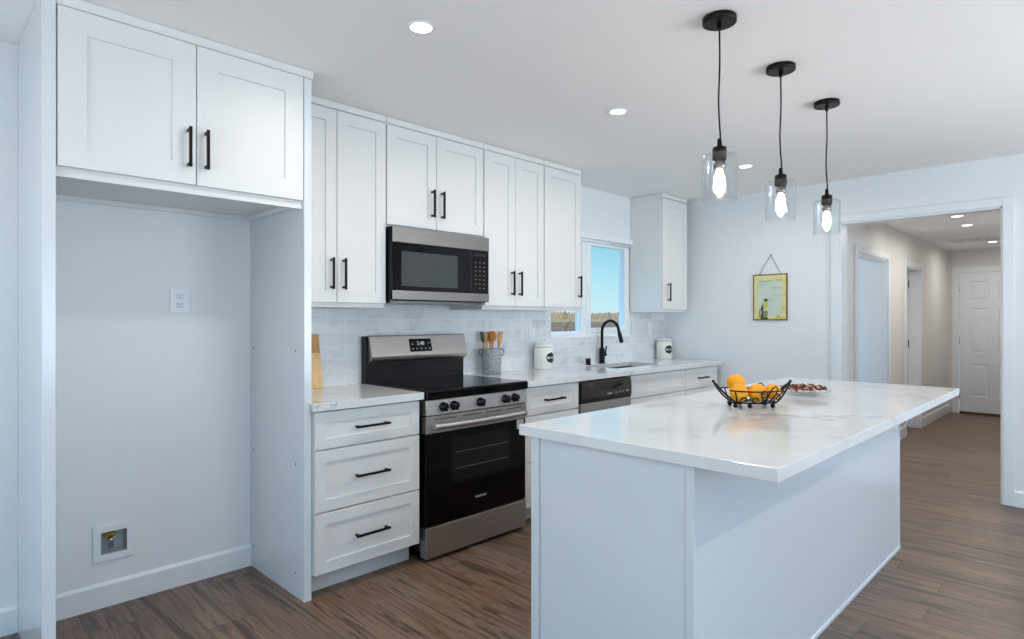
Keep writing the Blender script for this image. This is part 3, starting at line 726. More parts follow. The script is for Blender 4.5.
# ------------------------------------------------------------------ MICROWAVE
MY0, MY1, MZ0, MZ1, MX = 1.924, 2.656, 1.398, 1.818, 0.40
o = thing('over_range_microwave', (0.2, 2.29, MZ0), 'stainless and black microwave mounted above the range', 'microwave')
MB().box(0.002, MX-0.028, MY0, MY1, MZ0+0.006, MZ1, 0.002).build('body', M['blackgloss'], o)
f = MB(); f.box(0.02, MX-0.05, MY0+0.02, MY1-0.02, MZ0-0.006, MZ0+0.006); tag(f.build('underside_vent', M['steeldark'], o), 'grey vent grille plate under the microwave')
dr = MB().box(MX-0.028, MX-0.001, MY0, MY1, MZ0+0.01, MZ1, 0.002).build('door', M['blackglass'], o)
f = MB(); f.box(MX-0.026, MX+0.004, MY0, MY1, MZ1-0.088, MZ1-0.001, 0.003); tag(f.build('top_steel_band', M['micsteel'], dr), 'brushed steel band')
f = MB(); f.box(MX-0.026, MX+0.004, MY0, MY1, MZ0+0.010, MZ0+0.062, 0.003); tag(f.build('bottom_steel_band', M['micsteel'], dr), 'brushed steel band')
f = MB(); f.box(MX-0.006, MX+0.0008, 1.985, 2.395, MZ0+0.088, MZ1-0.135, 0.0006); tag(f.build('window', M['micwin'], dr), 'grey meshed viewing window')
f = MB(); f.box(MX-0.003, MX+0.0004, 2.502, 2.506, MZ0+0.064, MZ1-0.09); f.build('door_gap', M['slot'], dr)
f = MB()
for i in range(3):
    for j in range(7):
        if j == 0 and i == 0: continue
        yy = 2.545+i*0.034; z = MZ0+0.095+j*0.027
        MB().box(MX-0.002, MX+0.0008, yy-0.005, yy+0.005, z-0.003, z+0.003).build('keypad_button', M['dimmark'], dr)
MB().box(MX-0.002, MX+0.0008, 2.53, 2.63, MZ1-0.125, MZ1-0.105).build('display', mat('dim_display', '#1a1d1f', 0.2), dr)

# ------------------------------------------------------------------ DISHWASHER
DY0, DY1 = 3.296, 3.904
o = thing('dishwasher', (0.3, 3.6, 0), 'dishwasher with dark control strip and steel door beside the sink cabinet', 'dishwasher')
f = MB(); f.box(0.02, 0.60, DY0, DY1, 0.02, 0.866); f.build('body', M['blackgloss'], o)
f = MB(); f.box(0.55, 0.58, DY0+0.005, DY1-0.005, 0, 0.10); f.build('kick_plate', M['blackgloss'], o)
dd = MB().box(0.60, 0.640, DY0+0.004, DY1-0.004, 0.115, 0.712, 0.003).build('door', M['steel'], o)
cpn = MB()
# control strip with a scooped pocket handle
bm = cpn.bm; ny = 24; za, zb = 0.714, 0.862
rows = [[(0.600, za)], ]
grid = []
for i in range(ny+1):
    y = DY0+0.004+(DY1-DY0-0.008)*i/ny; u = (y-(DY0+DY1)/2)/(0.22)
    dip = max(0.0, 1-u*u)
    zl = 0.835-0.045*dip     # lower lip of the pocket curves down in the middle
    col = [(0.60, za), (0.642, za), (0.650, 0.75), (0.648, zl-0.004), (0.648-0.028*min(1, dip*1.6), zl), (0.645-0.022*min(1, dip*1.6), 0.846), (0.642, 0.850), (0.638, zb), (0.60, zb)]
    grid.append([bm.verts.new((x_, y, z)) for x_, z in col])
for A, B in zip(grid, grid[1:]):
    for k in range(len(A)): bm.faces.new((A[k], A[(k+1) % len(A)], B[(k+1) % len(A)], B[k]))
bm.faces.new(grid[0]); bm.faces.new(list(reversed(grid[-1])))
tag(cpn.build('control_strip', M['dwblack'], o), 'dark brown black control strip with scooped grip')
for yy, w2, z in ((3.62, 0.028, 0.762), (3.70, 0.006, 0.764), (3.75, 0.006, 0.766), (3.785, 0.004, 0.766), (3.845, 0.016, 0.768)):
    MB().box(0.6485, 0.6508, yy-w2, yy+w2, z-0.005, z+0.005).build('control_mark', M['mark'], o)

# ------------------------------------------------------------------ COUNTER ITEMS
def canister(x_, y_, label, ang):
    o = thing('canister', (x_, y_, CT), label, 'canister', 'white ceramic canisters on the counter')
    R = 0.075
    MB().lathe([(R-0.006, 0), (R, 0.006), (R, 0.168), (R-0.004, 0.173), (R-0.006, 0.168), (R-0.006, 0.01), (0, 0.008)], (x_, y_, CT), 40).build('body', M['ceramic'], o)
    ld = MB().lathe([(R-0.008, 0.170), (R+0.003, 0.174), (R+0.004, 0.180), (R-0.01, 0.186), (0.04, 0.198), (0.014, 0.203), (0, 0.203)], (x_, y_, CT), 40).build('lid', M['ceramic'], o)
    MB().tube([(x_+0.018*math.cos(a)*math.cos(ang+PI/2), y_+0.018*math.cos(a)*math.sin(ang+PI/2), CT+0.222+0.020*math.sin(a)) for a in [2*PI*k/20 for k in range(20)]], 0.0045, 8, True).build('lid_knob', M['ceramic'], ld)
    MB().tube([(x_+(R+0.001)*math.cos(2*PI*k/40), y_+(R+0.001)*math.sin(2*PI*k/40), CT+0.1722) for k in range(40)], 0.0018, 6, True).build('dark_rim', M['dimmark'], ld)
    # scalloped black label curved round the body
    f = MB(); bm = f.bm; ctr = []
    def S(da, dz, r): return (x_+r*math.cos(ang+da/R), y_+r*math.sin(ang+da/R), CT+0.092+dz)
    N = 48; o1 = []; o2 = []; c0 = bm.verts.new(S(0, 0, R+0.0022))
    for k in range(N):
        a = 2*PI*k/N; rr_ = 1+0.05*math.cos(8*a)
        o2.append(bm.verts.new(S(0.043*rr_*math.cos(a), 0.039*rr_*math.sin(a), R+0.0022))); o1.append(bm.verts.new(S(0.043*rr_*math.cos(a), 0.039*rr_*math.sin(a), R-0.002)))
    for k in range(N):
        j = (k+1) % N; bm.faces.new((c0, o2[k], o2[j])); bm.faces.new((o2[k], o1[k], o1[j], o2[j]))
    lb = tag(f.build('plaque', mat('chalkboard_black', '#17191b', 0.5), o), 'black scalloped plaque with white script')
    f = MB(); f.tube([S(-0.025+0.05*k/40, 0.007*math.sin(k*0.95)+0.002*math.sin(k*2.1), R+0.003) for k in range(41)], 0.0013, 5); f.build('script', M['mark'], lb)
canister(0.105, 3.512, 'white lidded canister with black plaque just left of the window', math.radians(0))
canister(0.105, 5.290, 'white lidded canister with black plaque in the corner past the sink', math.radians(-22))

cx, cy = 0.118, 2.945
o = thing('stoneware_crock', (cx, cy, CT), 'grey speckled two handled crock holding utensils beside the range', 'crock')
MB().lathe([(0.062, 0), (0.067, 0.006), (0.070, 0.10), (0.067, 0.150), (0.064, 0.165), (0.068, 0.176), (0.066, 0.181), (0.060, 0.178), (0.058, 0.16), (0.062, 0.09), (0.058, 0.014), (0, 0.012)], (cx, cy, CT), 36).build('pot', M['stone'], o)
for s in (-1, 1):
    d = Vector((-0.704, 0.71, 0)) if False else Vector((0.704, 0.71, 0))
    MB().tube([(cx+s*d.x*r, cy+s*d.y*r, CT+z) for r, z in ((0.064, 0.172), (0.080, 0.176), (0.088, 0.160), (0.084, 0.140), (0.068, 0.128))], 0.007, 8).build('handle', M['stone'], o)
RT = Vector((0.71, 0.704, 0)); FW = Vector((-0.704, 0.71, 0))
def utensil(name, label, mt, head, lean, fwd, topz, base=(0, 0)):
    """head: list of (half width, half thickness, distance below top) along the tool; lean = offset of the top along the picture-right direction."""
    b0 = Vector((cx, cy, CT+0.02))+RT*base[0]+FW*base[1]; t0 = Vector((cx, cy, CT+topz))+RT*lean+FW*fwd
    ax = (t0-b0).normalized(); side = (RT-ax*RT.dot(ax)).normalized(); nrm = ax.cross(side)
    L = (t0-b0).length
    o = thing(name, b0, label, 'utensil', 'cooking utensils in the crock')
    def loft(secs, nm, m_):
        f = MB(); bm = f.bm; rings = []
        for w_, th, dd_ in secs:
            c = t0-ax*dd_
            rings.append([bm.verts.new(c+side*w_*math.cos(2*PI*k/14)+nrm*th*math.sin(2*PI*k/14)) for k in range(14)])
        for A, B in zip(rings, rings[1:]):
            for k in range(14):
                q = bm.faces.new((A[k], A[(k+1) % 14], B[(k+1) % 14], B[k])); q.smooth = True
        bm.faces.new(rings[0]); bm.faces.new(rings[-1]); return f.build(nm, m_, o)
    hd, m2 = head
    loft(hd, 'head', m2)
    e = hd[-1]; loft([(e[0], e[1], e[2]-0.004), (0.0065, 0.0055, e[2]+0.02), (0.006, 0.0055, L)], 'stick', mt)
sp_ = [(0.002, 0.002, 0), (0.020, 0.005, 0.006), (0.029, 0.008, 0.024), (0.030, 0.009, 0.046), (0.020, 0.008, 0.068), (0.008, 0.006, 0.075)]
fl_ = [(0.018, 0.002, 0), (0.020, 0.003, 0.01), (0.018, 0.004, 0.06), (0.008, 0.005, 0.085)]
gr_ = [(0.010, 0.003, 0), (0.013, 0.004, 0.01), (0.013, 0.005, 0.06), (0.007, 0.005, 0.08)]
utensil('silicone_spatula', 'green headed spatula leaning out at the crock side next to the range', M['spatula'], (gr_, M['green']), -0.070, 0.004, 0.300, (-0.028, 0.006))
utensil('wooden_spatula', 'pale narrow wooden spatula beside the green one in the crock', M['spatula'], (fl_[:1]+[(0.014, 0.003, 0.01), (0.014, 0.004, 0.06), (0.008, 0.005, 0.085)], M['spatula']), -0.042, -0.008, 0.298, (-0.016, -0.022))
utensil('wooden_spoon', 'round headed dark wooden spoon in the middle of the crock', M['spoon'], (sp_, M['spoon']), 0.008, -0.022, 0.305, (0.008, -0.028))
utensil('wooden_spoon', 'paler wooden spoon half hidden behind the dark one in the crock', M['spatula'], (sp_, M['spatula']), -0.014, 0.034, 0.298, (-0.004, 0.030))
utensil('slotted_turner', 'square ended wooden turner leaning towards the window in the crock', M['spoon'], (fl_, M['spatula']), 0.066, 0.006, 0.298, (0.028, 0.010))

# cutting board leaning on the backsplash
o = thing('cutting_board', (0.07, 1.51, CT), 'two tone wooden cutting board leaning on backsplash beside fridge panel', 'cutting board')
def leaning(z0, z1, nm, m_):
    f = MB()
    def X(z): return 0.075-(z-CT)*0.17
    f.prism([(X(z0)-0.0, z0), (X(z0)+0.018, z0), (X(z1)+0.018, z1), (X(z1), z1)], 'y', 1.36, 1.672, 0.002); return f.build(nm, m_, o)
leaning(CT+0.001, 1.11, 'lower_board', M['board_a']); leaning(1.11, 1.212, 'upper_board', M['board_b'])

# ------------------------------------------------------------------ WALL FITTINGS
def outlet(name, y, z, label, sockets=True, x0=0.0, w=0.087, hgt=0.118):
    o = thing(name, (x0, y, z), label, 'outlet' if sockets else 'switch')
    f = MB(); f.box(x0+0.0002, x0+0.006, y-w/2, y+w/2, z-hgt/2, z+hgt/2, 0.002); f.build('cover_plate', M['plastic'], o)
    if sockets:
        for dz in (-0.022, 0.022):
            s_ = MB().box(x0+0.005, x0+0.008, y-0.017, y+0.017, z+dz-0.015, z+dz+0.015, 0.003).build('socket', M['plastic'], o)
            g = MB(); g.box(x0+0.0075, x0+0.0084, y-0.008, y-0.005, z+dz, z+dz+0.009); g.box(x0+0.0075, x0+0.0084, y+0.005, y+0.008, z+dz, z+dz+0.008); g.box(x0+0.0075, x0+0.0084, y-0.003, y+0.003, z+dz-0.010, z+dz-0.005); g.build('slots', M['slot'], s_)
    else:
        MB().box(x0+0.005, x0+0.009, y-0.017, y+0.017, z-0.033, z+0.033, 0.002).build('rocker', M['plastic'], o)
outlet('wall_outlet', 0.962, 1.39, 'white duplex outlet on the fridge alcove wall')
outlet('light_switch', 3.477, 1.175, 'white switch plate on backsplash above the canister by the window', False, 0.0092, 0.075)
outlet('light_switch', 5.165, 1.20, 'white switch plate on backsplash under the corner cabinet', False, 0.0092, 0.08, 0.125)
outlet('light_switch', 5.735, 1.06, 'white switch plate on the hallway wall beside the first doorway', False, XH+0.0, 0.075)
o = thing('water_supply_box', (0, 0.688, 0.285), 'white recessed water supply box low on the fridge alcove wall', 'supply box')
f = MB(); f.slab([0.606, 0.637, 0.738, 0.768], [0.205, 0.236, 0.335, 0.366], [(1, 1)], 'x', 0.0003, 0.010, 0.002); f.build('frame', M['plastic'], o)
f = MB(); f.slab([0.633, 0.637, 0.738, 0.742], [0.232, 0.236, 0.335, 0.339], [(1, 1)], 'x', -0.06, 0.004); f.box(-0.063, -0.060, 0.633, 0.742, 0.232, 0.339); f.build('recess', mat('grey_white_plastic', '#b9bec4', 0.5), o)
v = MB(); v.lathe([(0.010, 0), (0.010, 0.03), (0.013, 0.03), (0.013, 0.042), (0.007, 0.044), (0.007, 0.058)], (-0.025, 0.682, 0.252), 16); v = tag(v.build('valve', M['chrome'], o), 'small metal water valve')
f = MB(); f.box(-0.036, -0.014, 0.664, 0.700, 0.308, 0.322, 0.003); f.box(-0.03, -0.02, 0.655, 0.668, 0.298, 0.318, 0.002); tag(f.build('valve_grip', M['brass'], v), 'brass quarter turn grip')
# open up the wall behind the recess
wl = bpy.data.objects['wall_left']

# hanging sign
PX0, PX1, PZ0, PZ1 = 0.926, 1.222, 1.292, 1.696
o = thing('hanging_sign', (1.075, YF, PZ0), 'yellow bordered hanging sign with painted bird on the end wall', 'sign')
plq = mat('aged_yellow_board', '#d6cf92', 0.6); t = NT(plq); n = t.noise(t.coord(), 14, 5, 0.6)
t.l(t.ramp(n.outputs[0], [(0.3, '#c9b457'), (0.5, '#ded79c'), (0.7, '#d8cb7c')]), t.b.inputs['Base Color'])
pl = MB().box(PX0, PX1, YF-0.016, YF-0.002, PZ0, PZ1, 0.002).build('board', plq, o)
f = MB(); f.slab([PX0-0.002, PX0+0.008, PX1-0.008, PX1+0.002], [PZ0-0.002, PZ0+0.008, PZ1-0.008, PZ1+0.002], [(1, 1)], 'y', YF-0.0175, YF-0.003); f.build('worn_edge', mat('worn_dark_edge', '#6b6633', 0.7), pl)
pm = mat('pale_green_paint', '#c3cfc1', 0.6); t = NT(pm); n = t.noise(t.coord(), 8, 4); t.l(t.ramp(n.outputs[0], [(0.35, '#b7c9c0'), (0.65, '#cfd6c6')]), t.b.inputs['Base Color'])
f = MB(); f.prism([(PX0+0.045, PZ0+0.03), (PX1-0.05, PZ0+0.035), (PX1-0.04, PZ1-0.06), (PX0+0.04, PZ1-0.055)], 'y', YF-0.0166, YF-0.0155); f.build('painted_field', pm, pl)
dk = mat('dark_olive_paint', '#33361f', 0.6); ol = mat('olive_paint', '#8d8f4c', 0.6); yl = mat('lime_yellow_paint', '#c9c25a', 0.6)
yq = YF-0.0172
def blob(pts, nm, m_, d=0.0): MB().prism(pts, 'y', yq-d, yq+0.0008-d).build(nm, m_, pl)
bx0, bz0 = PX0+0.105, PZ0+0.09
ell = lambda cx_, cz_, a, b_, r_: [(cx_+a*math.cos(q)*math.cos(r_)-b_*math.sin(q)*math.sin(r_), cz_+a*math.cos(q)*math.sin(r_)+b_*math.sin(q)*math.cos(r_)) for q in [2*PI*k/20 for k in range(20)]]
blob(ell(bx0-0.012, bz0+0.035, 0.055, 0.013, 1.1), 'bird_wing', dk)
blob(ell(bx0+0.006, bz0+0.045, 0.040, 0.020, 1.25), 'bird_breast', yl, 0.0002)
blob(ell(bx0+0.008, bz0+0.086, 0.018, 0.013, 0.1), 'bird_head', dk, 0.0004)
blob([(PX0+0.065, PZ0+0.008), (PX0+0.08, PZ0+0.085), (PX0+0.10, PZ0+0.08), (PX0+0.095, PZ0+0.05), (PX0+0.125, PZ0+0.03), (PX0+0.135, PZ0+0.008)], 'stump', dk)
blob([(PX0+0.088, PZ0+0.02), (PX0+0.090, PZ0+0.085), (PX0+0.132, PZ0+0.08), (PX0+0.125, PZ0+0.02)], 'stump_face', ol, 0.0002)
blob([(PX0+0.05, PZ0+0.03), (PX0+0.055, PZ0+0.10), (PX0+0.066, PZ0+0.07), (PX0+0.07, PZ0+0.02)], 'twig', ol, 0.0003)
blob([(PX0+0.19, PZ0+0.012), (PX0+0.21, PZ0+0.04), (PX0+0.24, PZ0+0.045), (PX0+0.25, PZ0+0.012)], 'leaf_tuft', yl, 0.0002)
f = MB()
for x0, x1, z, am in ((PX0+0.05, PX0+0.17, PZ1-0.058, 0.006), (PX0+0.20, PX0+0.255, PZ1-0.052, 0.010), (PX0+0.16, PX0+0.24, PZ1-0.122, 0.004)):
    n_ = int((x1-x0)*500); f.tube([(x0+(x1-x0)*k/n_, yq, z+am*math.sin(k*1.1)*(0.6+0.4*math.sin(k*0.37))) for k in range(n_+1)], 0.0011, 4)
f.build('script_lines', mat('faded_ink', '#7f8a80', 0.7), pl)
f = MB(); f.tube([(PX0+0.05, YF-0.008, PZ1), (1.078, YF-0.006, 1.868)], 0.0022, 6); f.tube([(PX1-0.055, YF-0.008, PZ1), (1.078, YF-0.006, 1.868)], 0.0022, 6)
f.lathe([(0.004, 0), (0.004, 0.012), (0, 0.013)], (1.078, YF, 1.868), 8, Matrix.Rotation(PI/2, 3, 'X')); f.build('hanger_wire', M['dimmark'], o)

# hallway ceiling grille
o = thing('ceiling_vent', (2.1, 9.1, CH), 'long white air return grille on the hallway ceiling', 'vent')
MB().slab([1.80, 1.83, 2.45, 2.48], [8.85, 8.88, 9.22, 9.25], [(1, 1)], 'z', CH-0.008, CH-0.0005, 0.002).build('frame', M['plastic'], o)
MB().box(1.83, 2.45, 8.88, 9.22, CH-0.003, CH-0.001).build('dark_backing', M['slot'], o)
f = MB()
for k in range(14):
    y_ = 8.89+k*0.024; f.box(1.83, 2.45, y_, y_+0.007, CH-0.008, CH-0.0035)
for x_ in (1.98, 2.14, 2.30): f.box(x_-0.012, x_+0.012, 8.88, 9.22, CH-0.009, CH-0.0035)
f.build('slats', M['plastic'], o)

# ------------------------------------------------------------------ ISLAND
IX0, IX1, IY0, IY1 = 1.735, 2.38, 1.620, 3.995
o = thing('kitchen_island', ((IX0+IX1)/2, (IY0+IY1)/2, 0), 'white panelled kitchen island base under the big quartz top', 'island')
MB().box(IX0+0.02, IX1-0.012, IY0+0.014, IY1-0.012, 0, CB-0.0005).build('body', M['cab'], o)
MB().box(IX0+0.042, IX1-0.03, IY0+0.004, IY0+0.014, 0, CB-0.001, 0.001).build('end_panel', M['panel'], o)
MB().box(IX1-0.012, IX1-0.002, IY0+0.012, IY1-0.012, 0, CB-0.001, 0.001).build('back_panel', M['panel'], o)
MB().box(IX0+0.05, IX1-0.012, IY1-0.012, IY1-0.002, 0, CB-0.001, 0.001).build('end_panel', M['panel'], o)
f = MB(); f.box(IX0, IX0+0.038, IY0, IY0+0.03, 0, CB-0.001, 0.002); f.build('corner_post', M['panel'], o)
f = MB(); f.box(IX1-0.028, IX1, IY0, IY0+0.022, 0, CB-0.001, 0.002); f.build('corner_post', M['panel'], o)
f = MB(); f.box(IX1-0.006, IX1+0.001, IY1-0.02, IY1, 0, CB-0.001, 0.002); f.build('corner_post', M['panel'], o)
f = MB(); f.prism([(IX1-0.003, 0), (IX1+0.004, 0), (IX1+0.004, 0.014), (IX1+0.001, 0.018), (IX1-0.003, 0.018)], 'y', IY0+0.022, IY1); f.build('shoe_moulding', M['panel'], o)
for k in range(4):
    a = IY0+0.035+k*0.575; f = MB(); f.shaker((IX0, a+0.57, 0.115), (0, -1, 0), (0, 0, 1), (-1, 0, 0), 0.57, CB-0.13, 0.02, 0.06); d = f.build('door', M['cab'], o)
    f = MB(); hy = a+(0.53 if k % 2 == 0 else 0.04); f.box(IX0-0.035, IX0-0.024, hy-HB/2, hy+HB/2, 0.62, 0.785, 0.0015)
    for z in (0.632, 0.773): f.box(IX0-0.026, IX0, hy-HB/2, hy+HB/2, z-HB/2, z+HB/2)
    f.build('handle', M['bronze'], d)
TX0, TX1, TY0, TY1 = 1.690, 2.628, 1.603, 4.17
o = thing('island_countertop', ((TX0+TX1)/2, (TY0+TY1)/2, CB), 'large white veined quartz slab on top of the island', 'countertop')
MB().box(TX0, TX1, TY0, TY1, CB, CT, 0.0025).build('slab', M['quartz'], o)

# fruit basket
def S2W(px, py, z):     # basket laid out along its own axis
    return None
BC = Vector((2.105, 2.655, CT)); U = Vector((0.71, 0.704, 0)).normalized(); Wd = Vector((-U.y, U.x, 0))
def B(u, w, z): return BC+U*u+Wd*w+Vector((0, 0, z))
o = thing('wire_fruit_basket', BC, 'black scrolled wire basket of oranges on the island', 'basket')
f = MB()
r_ = 0.0032
f.tube([B(0.105*math.cos(a), 0.060*math.sin(a), 0.022) for a in [2*PI*k/40 for k in range(40)]], r_, 7, True)
for w in (-0.03, 0, 0.03): f.tube([B(-0.10, w, 0.021), B(0.10, w, 0.021)], 0.0018, 6)
tag(f.build('base_ring', M['black'], o), 'oval wire base')
f = MB()
for s in (-1, 1):
    pts = []
    for k in range(21):      # side rail sweeping out to the two pointed ends
        u = -1+2*k/20; pts.append(B(0.118*u, s*0.082*math.sqrt(max(0, 1-0.55*u*u)), 0.078-0.004*(1-u*u)))
    f.tube(pts, r_, 7)
f.build('side_rail', M['black'], o)
for s in (-1, 1):
    f = MB()
    for w in (-1, 1):
        pts = []
        for k in range(17):
            q = k/16; pts.append(B(s*(0.070+0.100*q), w*(0.052*(1-q**1.6)+0.002), 0.020+0.092*q**1.5))
        f.tube(pts, r_*1.3, 8)
    f.tube([B(s*(0.100+0.068*k/10), 0, 0.040+0.070*(k/10)**1.2) for k in range(11)], r_, 7)
    f.ball(B(s*0.171, 0, 0.113), 0.0062)
    f.build('pointed_end', M['black'], o)
def spiral(u0, z0, R0, turns, start, s, flip=1, wv=None):
    pts = []
    for k in range(31):
        q = k/30; a = start+flip*turns*2*PI*q; rr2 = R0*(1-0.78*q)
        u_ = u0+rr2*math.cos(a); z_ = z0+rr2*math.sin(a)
        wl_ = s*(0.060+0.022*min(1, max(0, (z_-0.02)/0.06)))*math.sqrt(max(0.25, 1-0.5*(u_/0.12)**2))
        pts.append(B(u_, wl_, z_))
    return pts
for s in (-1, 1):
    f = MB()
    for u0, z0, R0, tn, st, fl in ((-0.055, 0.036, 0.016, 0.9, PI*1.05, -1), (-0.012, 0.034, 0.017, 0.9, 0.0, 1), (0.024, 0.060, 0.018, 1.3, PI*0.6, -1), (0.088, 0.048, 0.018, 1.1, PI, -1)):
        f.tube(spiral(u0, z0, R0, tn, st, s, fl), r_*0.9, 6)
    def side(pts): f.tube([B(u_, s*(0.060+0.022*min(1.2, max(0, (z_-0.02)/0.06)))*math.sqrt(max(0.25, 1-0.5*(u_/0.12)**2)), z_) for u_, z_ in pts], r_*0.95, 6)
    side([(0.010, 0.070), (0.020, 0.045), (0.024, 0.030), (0.012, 0.022)])
    side([(0.036, 0.024), (0.044, 0.060), (0.058, 0.088), (0.074, 0.098), (0.084, 0.085), (0.078, 0.062), (0.060, 0.040), (0.050, 0.024)])
    side([(0.070, 0.024), (0.075, 0.040), (0.100, 0.062), (0.118, 0.076)])
    side([(-0.098, 0.076), (-0.090, 0.05), (-0.085, 0.024)])
    f.build('scrollwork', M['black'], o)
for u_, w in ((-0.085, -0.035), (-0.03, -0.056), (0.075, -0.042), (-0.03, 0.056), (0.075, 0.042), (-0.085, 0.035)):
    MB().ball(B(u_, w, 0.0105), 0.0105, n=16, m=10).build('foot', M['black'], o)
OR = [(-0.066, -0.026, 0.064, 0.040, 'orange resting low at the pointed end of the basket nearest the range'),
      (-0.054, 0.044, 0.101, 0.040, 'highest orange, piled on the others in the wire basket'),
      (0.014, -0.028, 0.065, 0.040, 'orange in the middle of the wire basket, facing the camera'),
      (0.088, -0.006, 0.066, 0.036, 'orange at the basket end beside the plate of potpourri'),
      (0.030, 0.044, 0.060, 0.031, 'orange tucked behind the middle one in the basket')]
for u_, w, z, r, lb in OR:
    c = B(u_, w, z); og = thing('orange', c, lb, 'orange', 'oranges in the wire basket')
    MB().lathe([(r*math.sin(PI*i/20)*(1.0), -r*0.96*math.cos(PI*i/20)-(0.002 if i in (0, 20) else 0)*(-1 if i == 0 else 1)) for i in range(21)], c, 30, Matrix.Rotation(random.uniform(-0.6, 0.6), 3, 'X')).build('peel', M['orange'], og)

# plate of potpourri
PC = Vector((2.115, 3.262, CT))
o = thing('glass_plate', PC, 'clear glass plate holding potpourri beyond the fruit basket', 'plate')
MB().lathe([(0.055, 0.0005), (0.060, 0.004), (0.085, 0.014), (0.122, 0.024), (0.124, 0.027), (0.120, 0.027), (0.083, 0.018), (0.058, 0.009), (0, 0.008)], PC, 44).build('dish', M['glass'], o)
cols = {k: mat('potpourri_'+k, c, 0.7) for k, c in (('brown', '#5a2f1c'), ('rust', '#86451f'), ('red', '#571b1e'), ('tan', '#c49a6c'), ('cream', '#e0cdb4'))}
pot = MB(); pot_me = None
fm = []
order = list(cols)
for i in range(170):
    a = random.uniform(0, 2*PI); rad = 0.104*math.sqrt(random.random()); hz_ = 0.023+0.026*(1-(rad/0.108)**2)*random.uniform(0.4, 1.0)+0.010*(rad/0.1)**2
    c = PC+Vector((rad*math.cos(a), rad*math.sin(a), hz_)); k0 = len(pot.bm.faces)
    R = Matrix.Rotation(random.uniform(0, PI), 3, 'Z') @ Matrix.Rotation(random.uniform(-0.8, 0.8), 3, 'X')
    w_, l_, h_ = random.uniform(0.006, 0.010), random.uniform(0.010, 0.019), random.uniform(0.003, 0.006)
    t = bmesh.new(); bmesh.ops.create_icosphere(t, subdivisions=1, radius=1)
    for v_ in t.verts: v_.co = R @ Vector((v_.co.x*w_*random.uniform(0.7, 1.2), v_.co.y*l_, v_.co.z*h_+0.004*(v_.co.y**2)))+c
    pot._add(t)
    ci = random.choices(range(5), (34, 28, 26, 8, 4))[0]
    pot.bm.faces.ensure_lookup_table()
    for ff in pot.bm.faces[k0:]: ff.material_index = ci
po = pot.build('potpourri', None, None, PC)
for k in order: po.data.materials.append(cols[k])
tag(po, 'brown and red dried potpourri heaped on the glass plate', 'potpourri', kind='stuff')

# ------------------------------------------------------------------ LAMPS
def pendant(x_, y_, label):
    o = thing('pendant_light', (x_, y_, CEIL), label, 'pendant light', 'glass pendant lights over the island')
    MB().lathe([(0.058, -0.024), (0.062, -0.022), (0.062, -0.0015), (0.060, -0.0005)], (x_, y_, CEIL), 40).build('canopy', M['bronze'], o)
    MB().lathe([(0.0075, -0.048), (0.0085, -0.044), (0.0085, -0.020)], (x_, y_, CEIL), 14).build('strain_relief', M['black'], o)
    z0 = CEIL-0.045; z1 = 1.975
    MB().tube([(x_+0.0045*math.sin(q*7.5)*q, y_+0.004*math.sin(q*6+1)*q*(1-q), z0+(z1-z0)*q) for q in [k/40 for k in range(41)]], 0.0033, 8).build('cord', M['black'], o)
    f = MB(); f.lathe([(0.024, 1.900), (0.026, 1.903), (0.026, 1.944), (0.024, 1.949), (0.010, 1.950), (0.008, 1.980), (0.005, 1.982)], (x_, y_, 0), 28); f.build('socket_cap', M['bronze'], o)
    g = MB(); R = 0.0645; zt, zb_ = 1.922, 1.745
    g.lathe([(R, zb_), (R, zt-0.010), (R-0.004, zt-0.002), (R-0.010, zt), (0.0265, zt), (0.0265, zt-0.003), (R-0.010, zt-0.003), (R-0.005, zt-0.006), (R-0.003, zt-0.012), (R-0.003, zb_), (R, zb_)], (x_, y_, 0), 48, cap=False)
    g.build('glass_shade', M['glass'], o)
    f = MB(); f.lathe([(0.019, 1.866), (0.022, 1.869), (0.022, 1.900)], (x_, y_, 0), 20); f.build('lamp_holder', M['steeldark'], o)
    b_ = MB(); b_.lathe([(0.0, 1.752), (0.010, 1.757), (0.022, 1.772), (0.031, 1.798), (0.032, 1.816), (0.028, 1.838), (0.019, 1.858), (0.014, 1.872)], (x_, y_, 0), 28, cap=False)
    b_ = b_.build('bulb', M['glass'], o)
    f = MB()
    for k in range(6):
        a = PI/3*k; f.tube([(x_+0.010*math.cos(a), y_+0.010*math.sin(a), 1.862), (x_+0.017*math.cos(a+0.3), y_+0.017*math.sin(a+0.3), 1.822), (x_+0.012*math.cos(a+0.6), y_+0.012*math.sin(a+0.6), 1.774)], 0.0026, 6)
    tag(f.build('filament', M['filament'], b_), 'glowing warm filaments')
    ld = bpy.data.lights.new('bulb_light', 'POINT'); ld.energy = 1.2; ld.color = (1.0, 0.82, 0.64); ld.shadow_soft_size = 0.03
    lo = bpy.data.objects.new('bulb_light', ld); COL.objects.link(lo); lo.parent = o; lo.location = (0, 0, 1.81-CEIL)
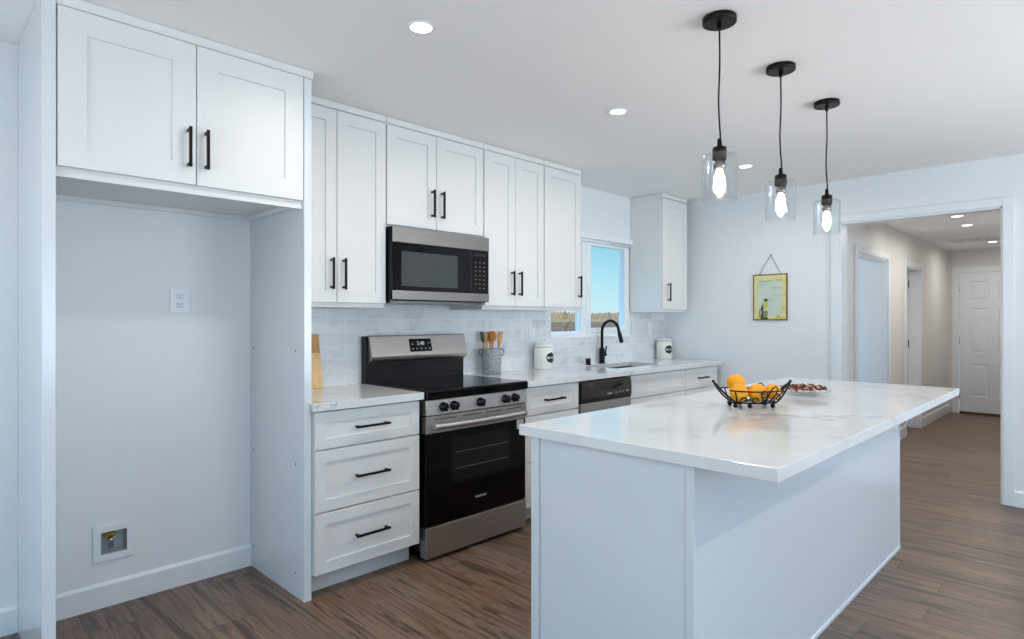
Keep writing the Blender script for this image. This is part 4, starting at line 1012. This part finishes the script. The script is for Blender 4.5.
pendant(2.184, 2.183, 'glass cylinder pendant over the island end nearest the camera')
pendant(2.175, 2.80, 'glass cylinder pendant in the middle of the row over the island')
pendant(2.172, 3.427, 'glass cylinder pendant over the island end nearest the hallway')
def downlight(x_, y_, z, label, power, r=0.042, group='recessed ceiling lights', color=(1.0, 0.95, 0.89)):
    o = thing('recessed_light', (x_, y_, z), label, 'recessed light', group)
    MB().lathe([(r, -0.004), (r+0.006, -0.006), (r+0.012, -0.003), (r+0.012, -0.0005), (r, -0.0005), (r, -0.004)], (x_, y_, z), 36, cap=False).build('trim_ring', M['plastic'], o)
    MB().lathe([(0, -0.0035), (r, -0.0035), (r, -0.001), (0, -0.001)], (x_, y_, z), 36).build('lens', M['led'], o)
    ld = bpy.data.lights.new('led_light', 'AREA'); ld.shape = 'DISK'; ld.size = 2*r; ld.energy = power; ld.color = color; ld.spread = math.radians(170)
    lo = bpy.data.objects.new('led_light', ld); COL.objects.link(lo); lo.parent = o; lo.location = (0, 0, -0.010)
downlight(1.323, 1.433, CEIL, 'recessed light in the ceiling in front of the range', 6.6)
downlight(1.309, 2.775, CEIL, 'recessed light in the ceiling in front of the dishwasher', 6.6)
downlight(1.290, 4.440, CEIL, 'recessed light in the ceiling near the end wall', 6.6)
downlight(2.213, 6.867, CH, 'first recessed light on the hallway ceiling past the opening', 6.0, 0.042)
downlight(2.186, 7.596, CH, 'middle recessed light on the hallway ceiling', 6.0, 0.042)
downlight(2.180, 9.450, CH, 'recessed light on the hallway ceiling nearest the closed door', 6.0, 0.042)
for x_, y_ in ((4.2, 1.4), (4.2, 4.2), (1.3, -0.9), (4.2, -1.0)):  # out-of-view lamps added only for the light they give
    downlight(x_, y_, CEIL, {(4.2, 1.4): 'added unseen recessed light in the ceiling beside the window opposite the range', (4.2, 4.2): 'added unseen recessed light in the ceiling between island and window opposite the sink', (1.3, -0.9): 'added unseen recessed light in the ceiling near the patio door and cabinet wall', (4.2, -1.0): 'added unseen recessed light in the ceiling in the corner by patio door and window'}[x_, y_], 9)
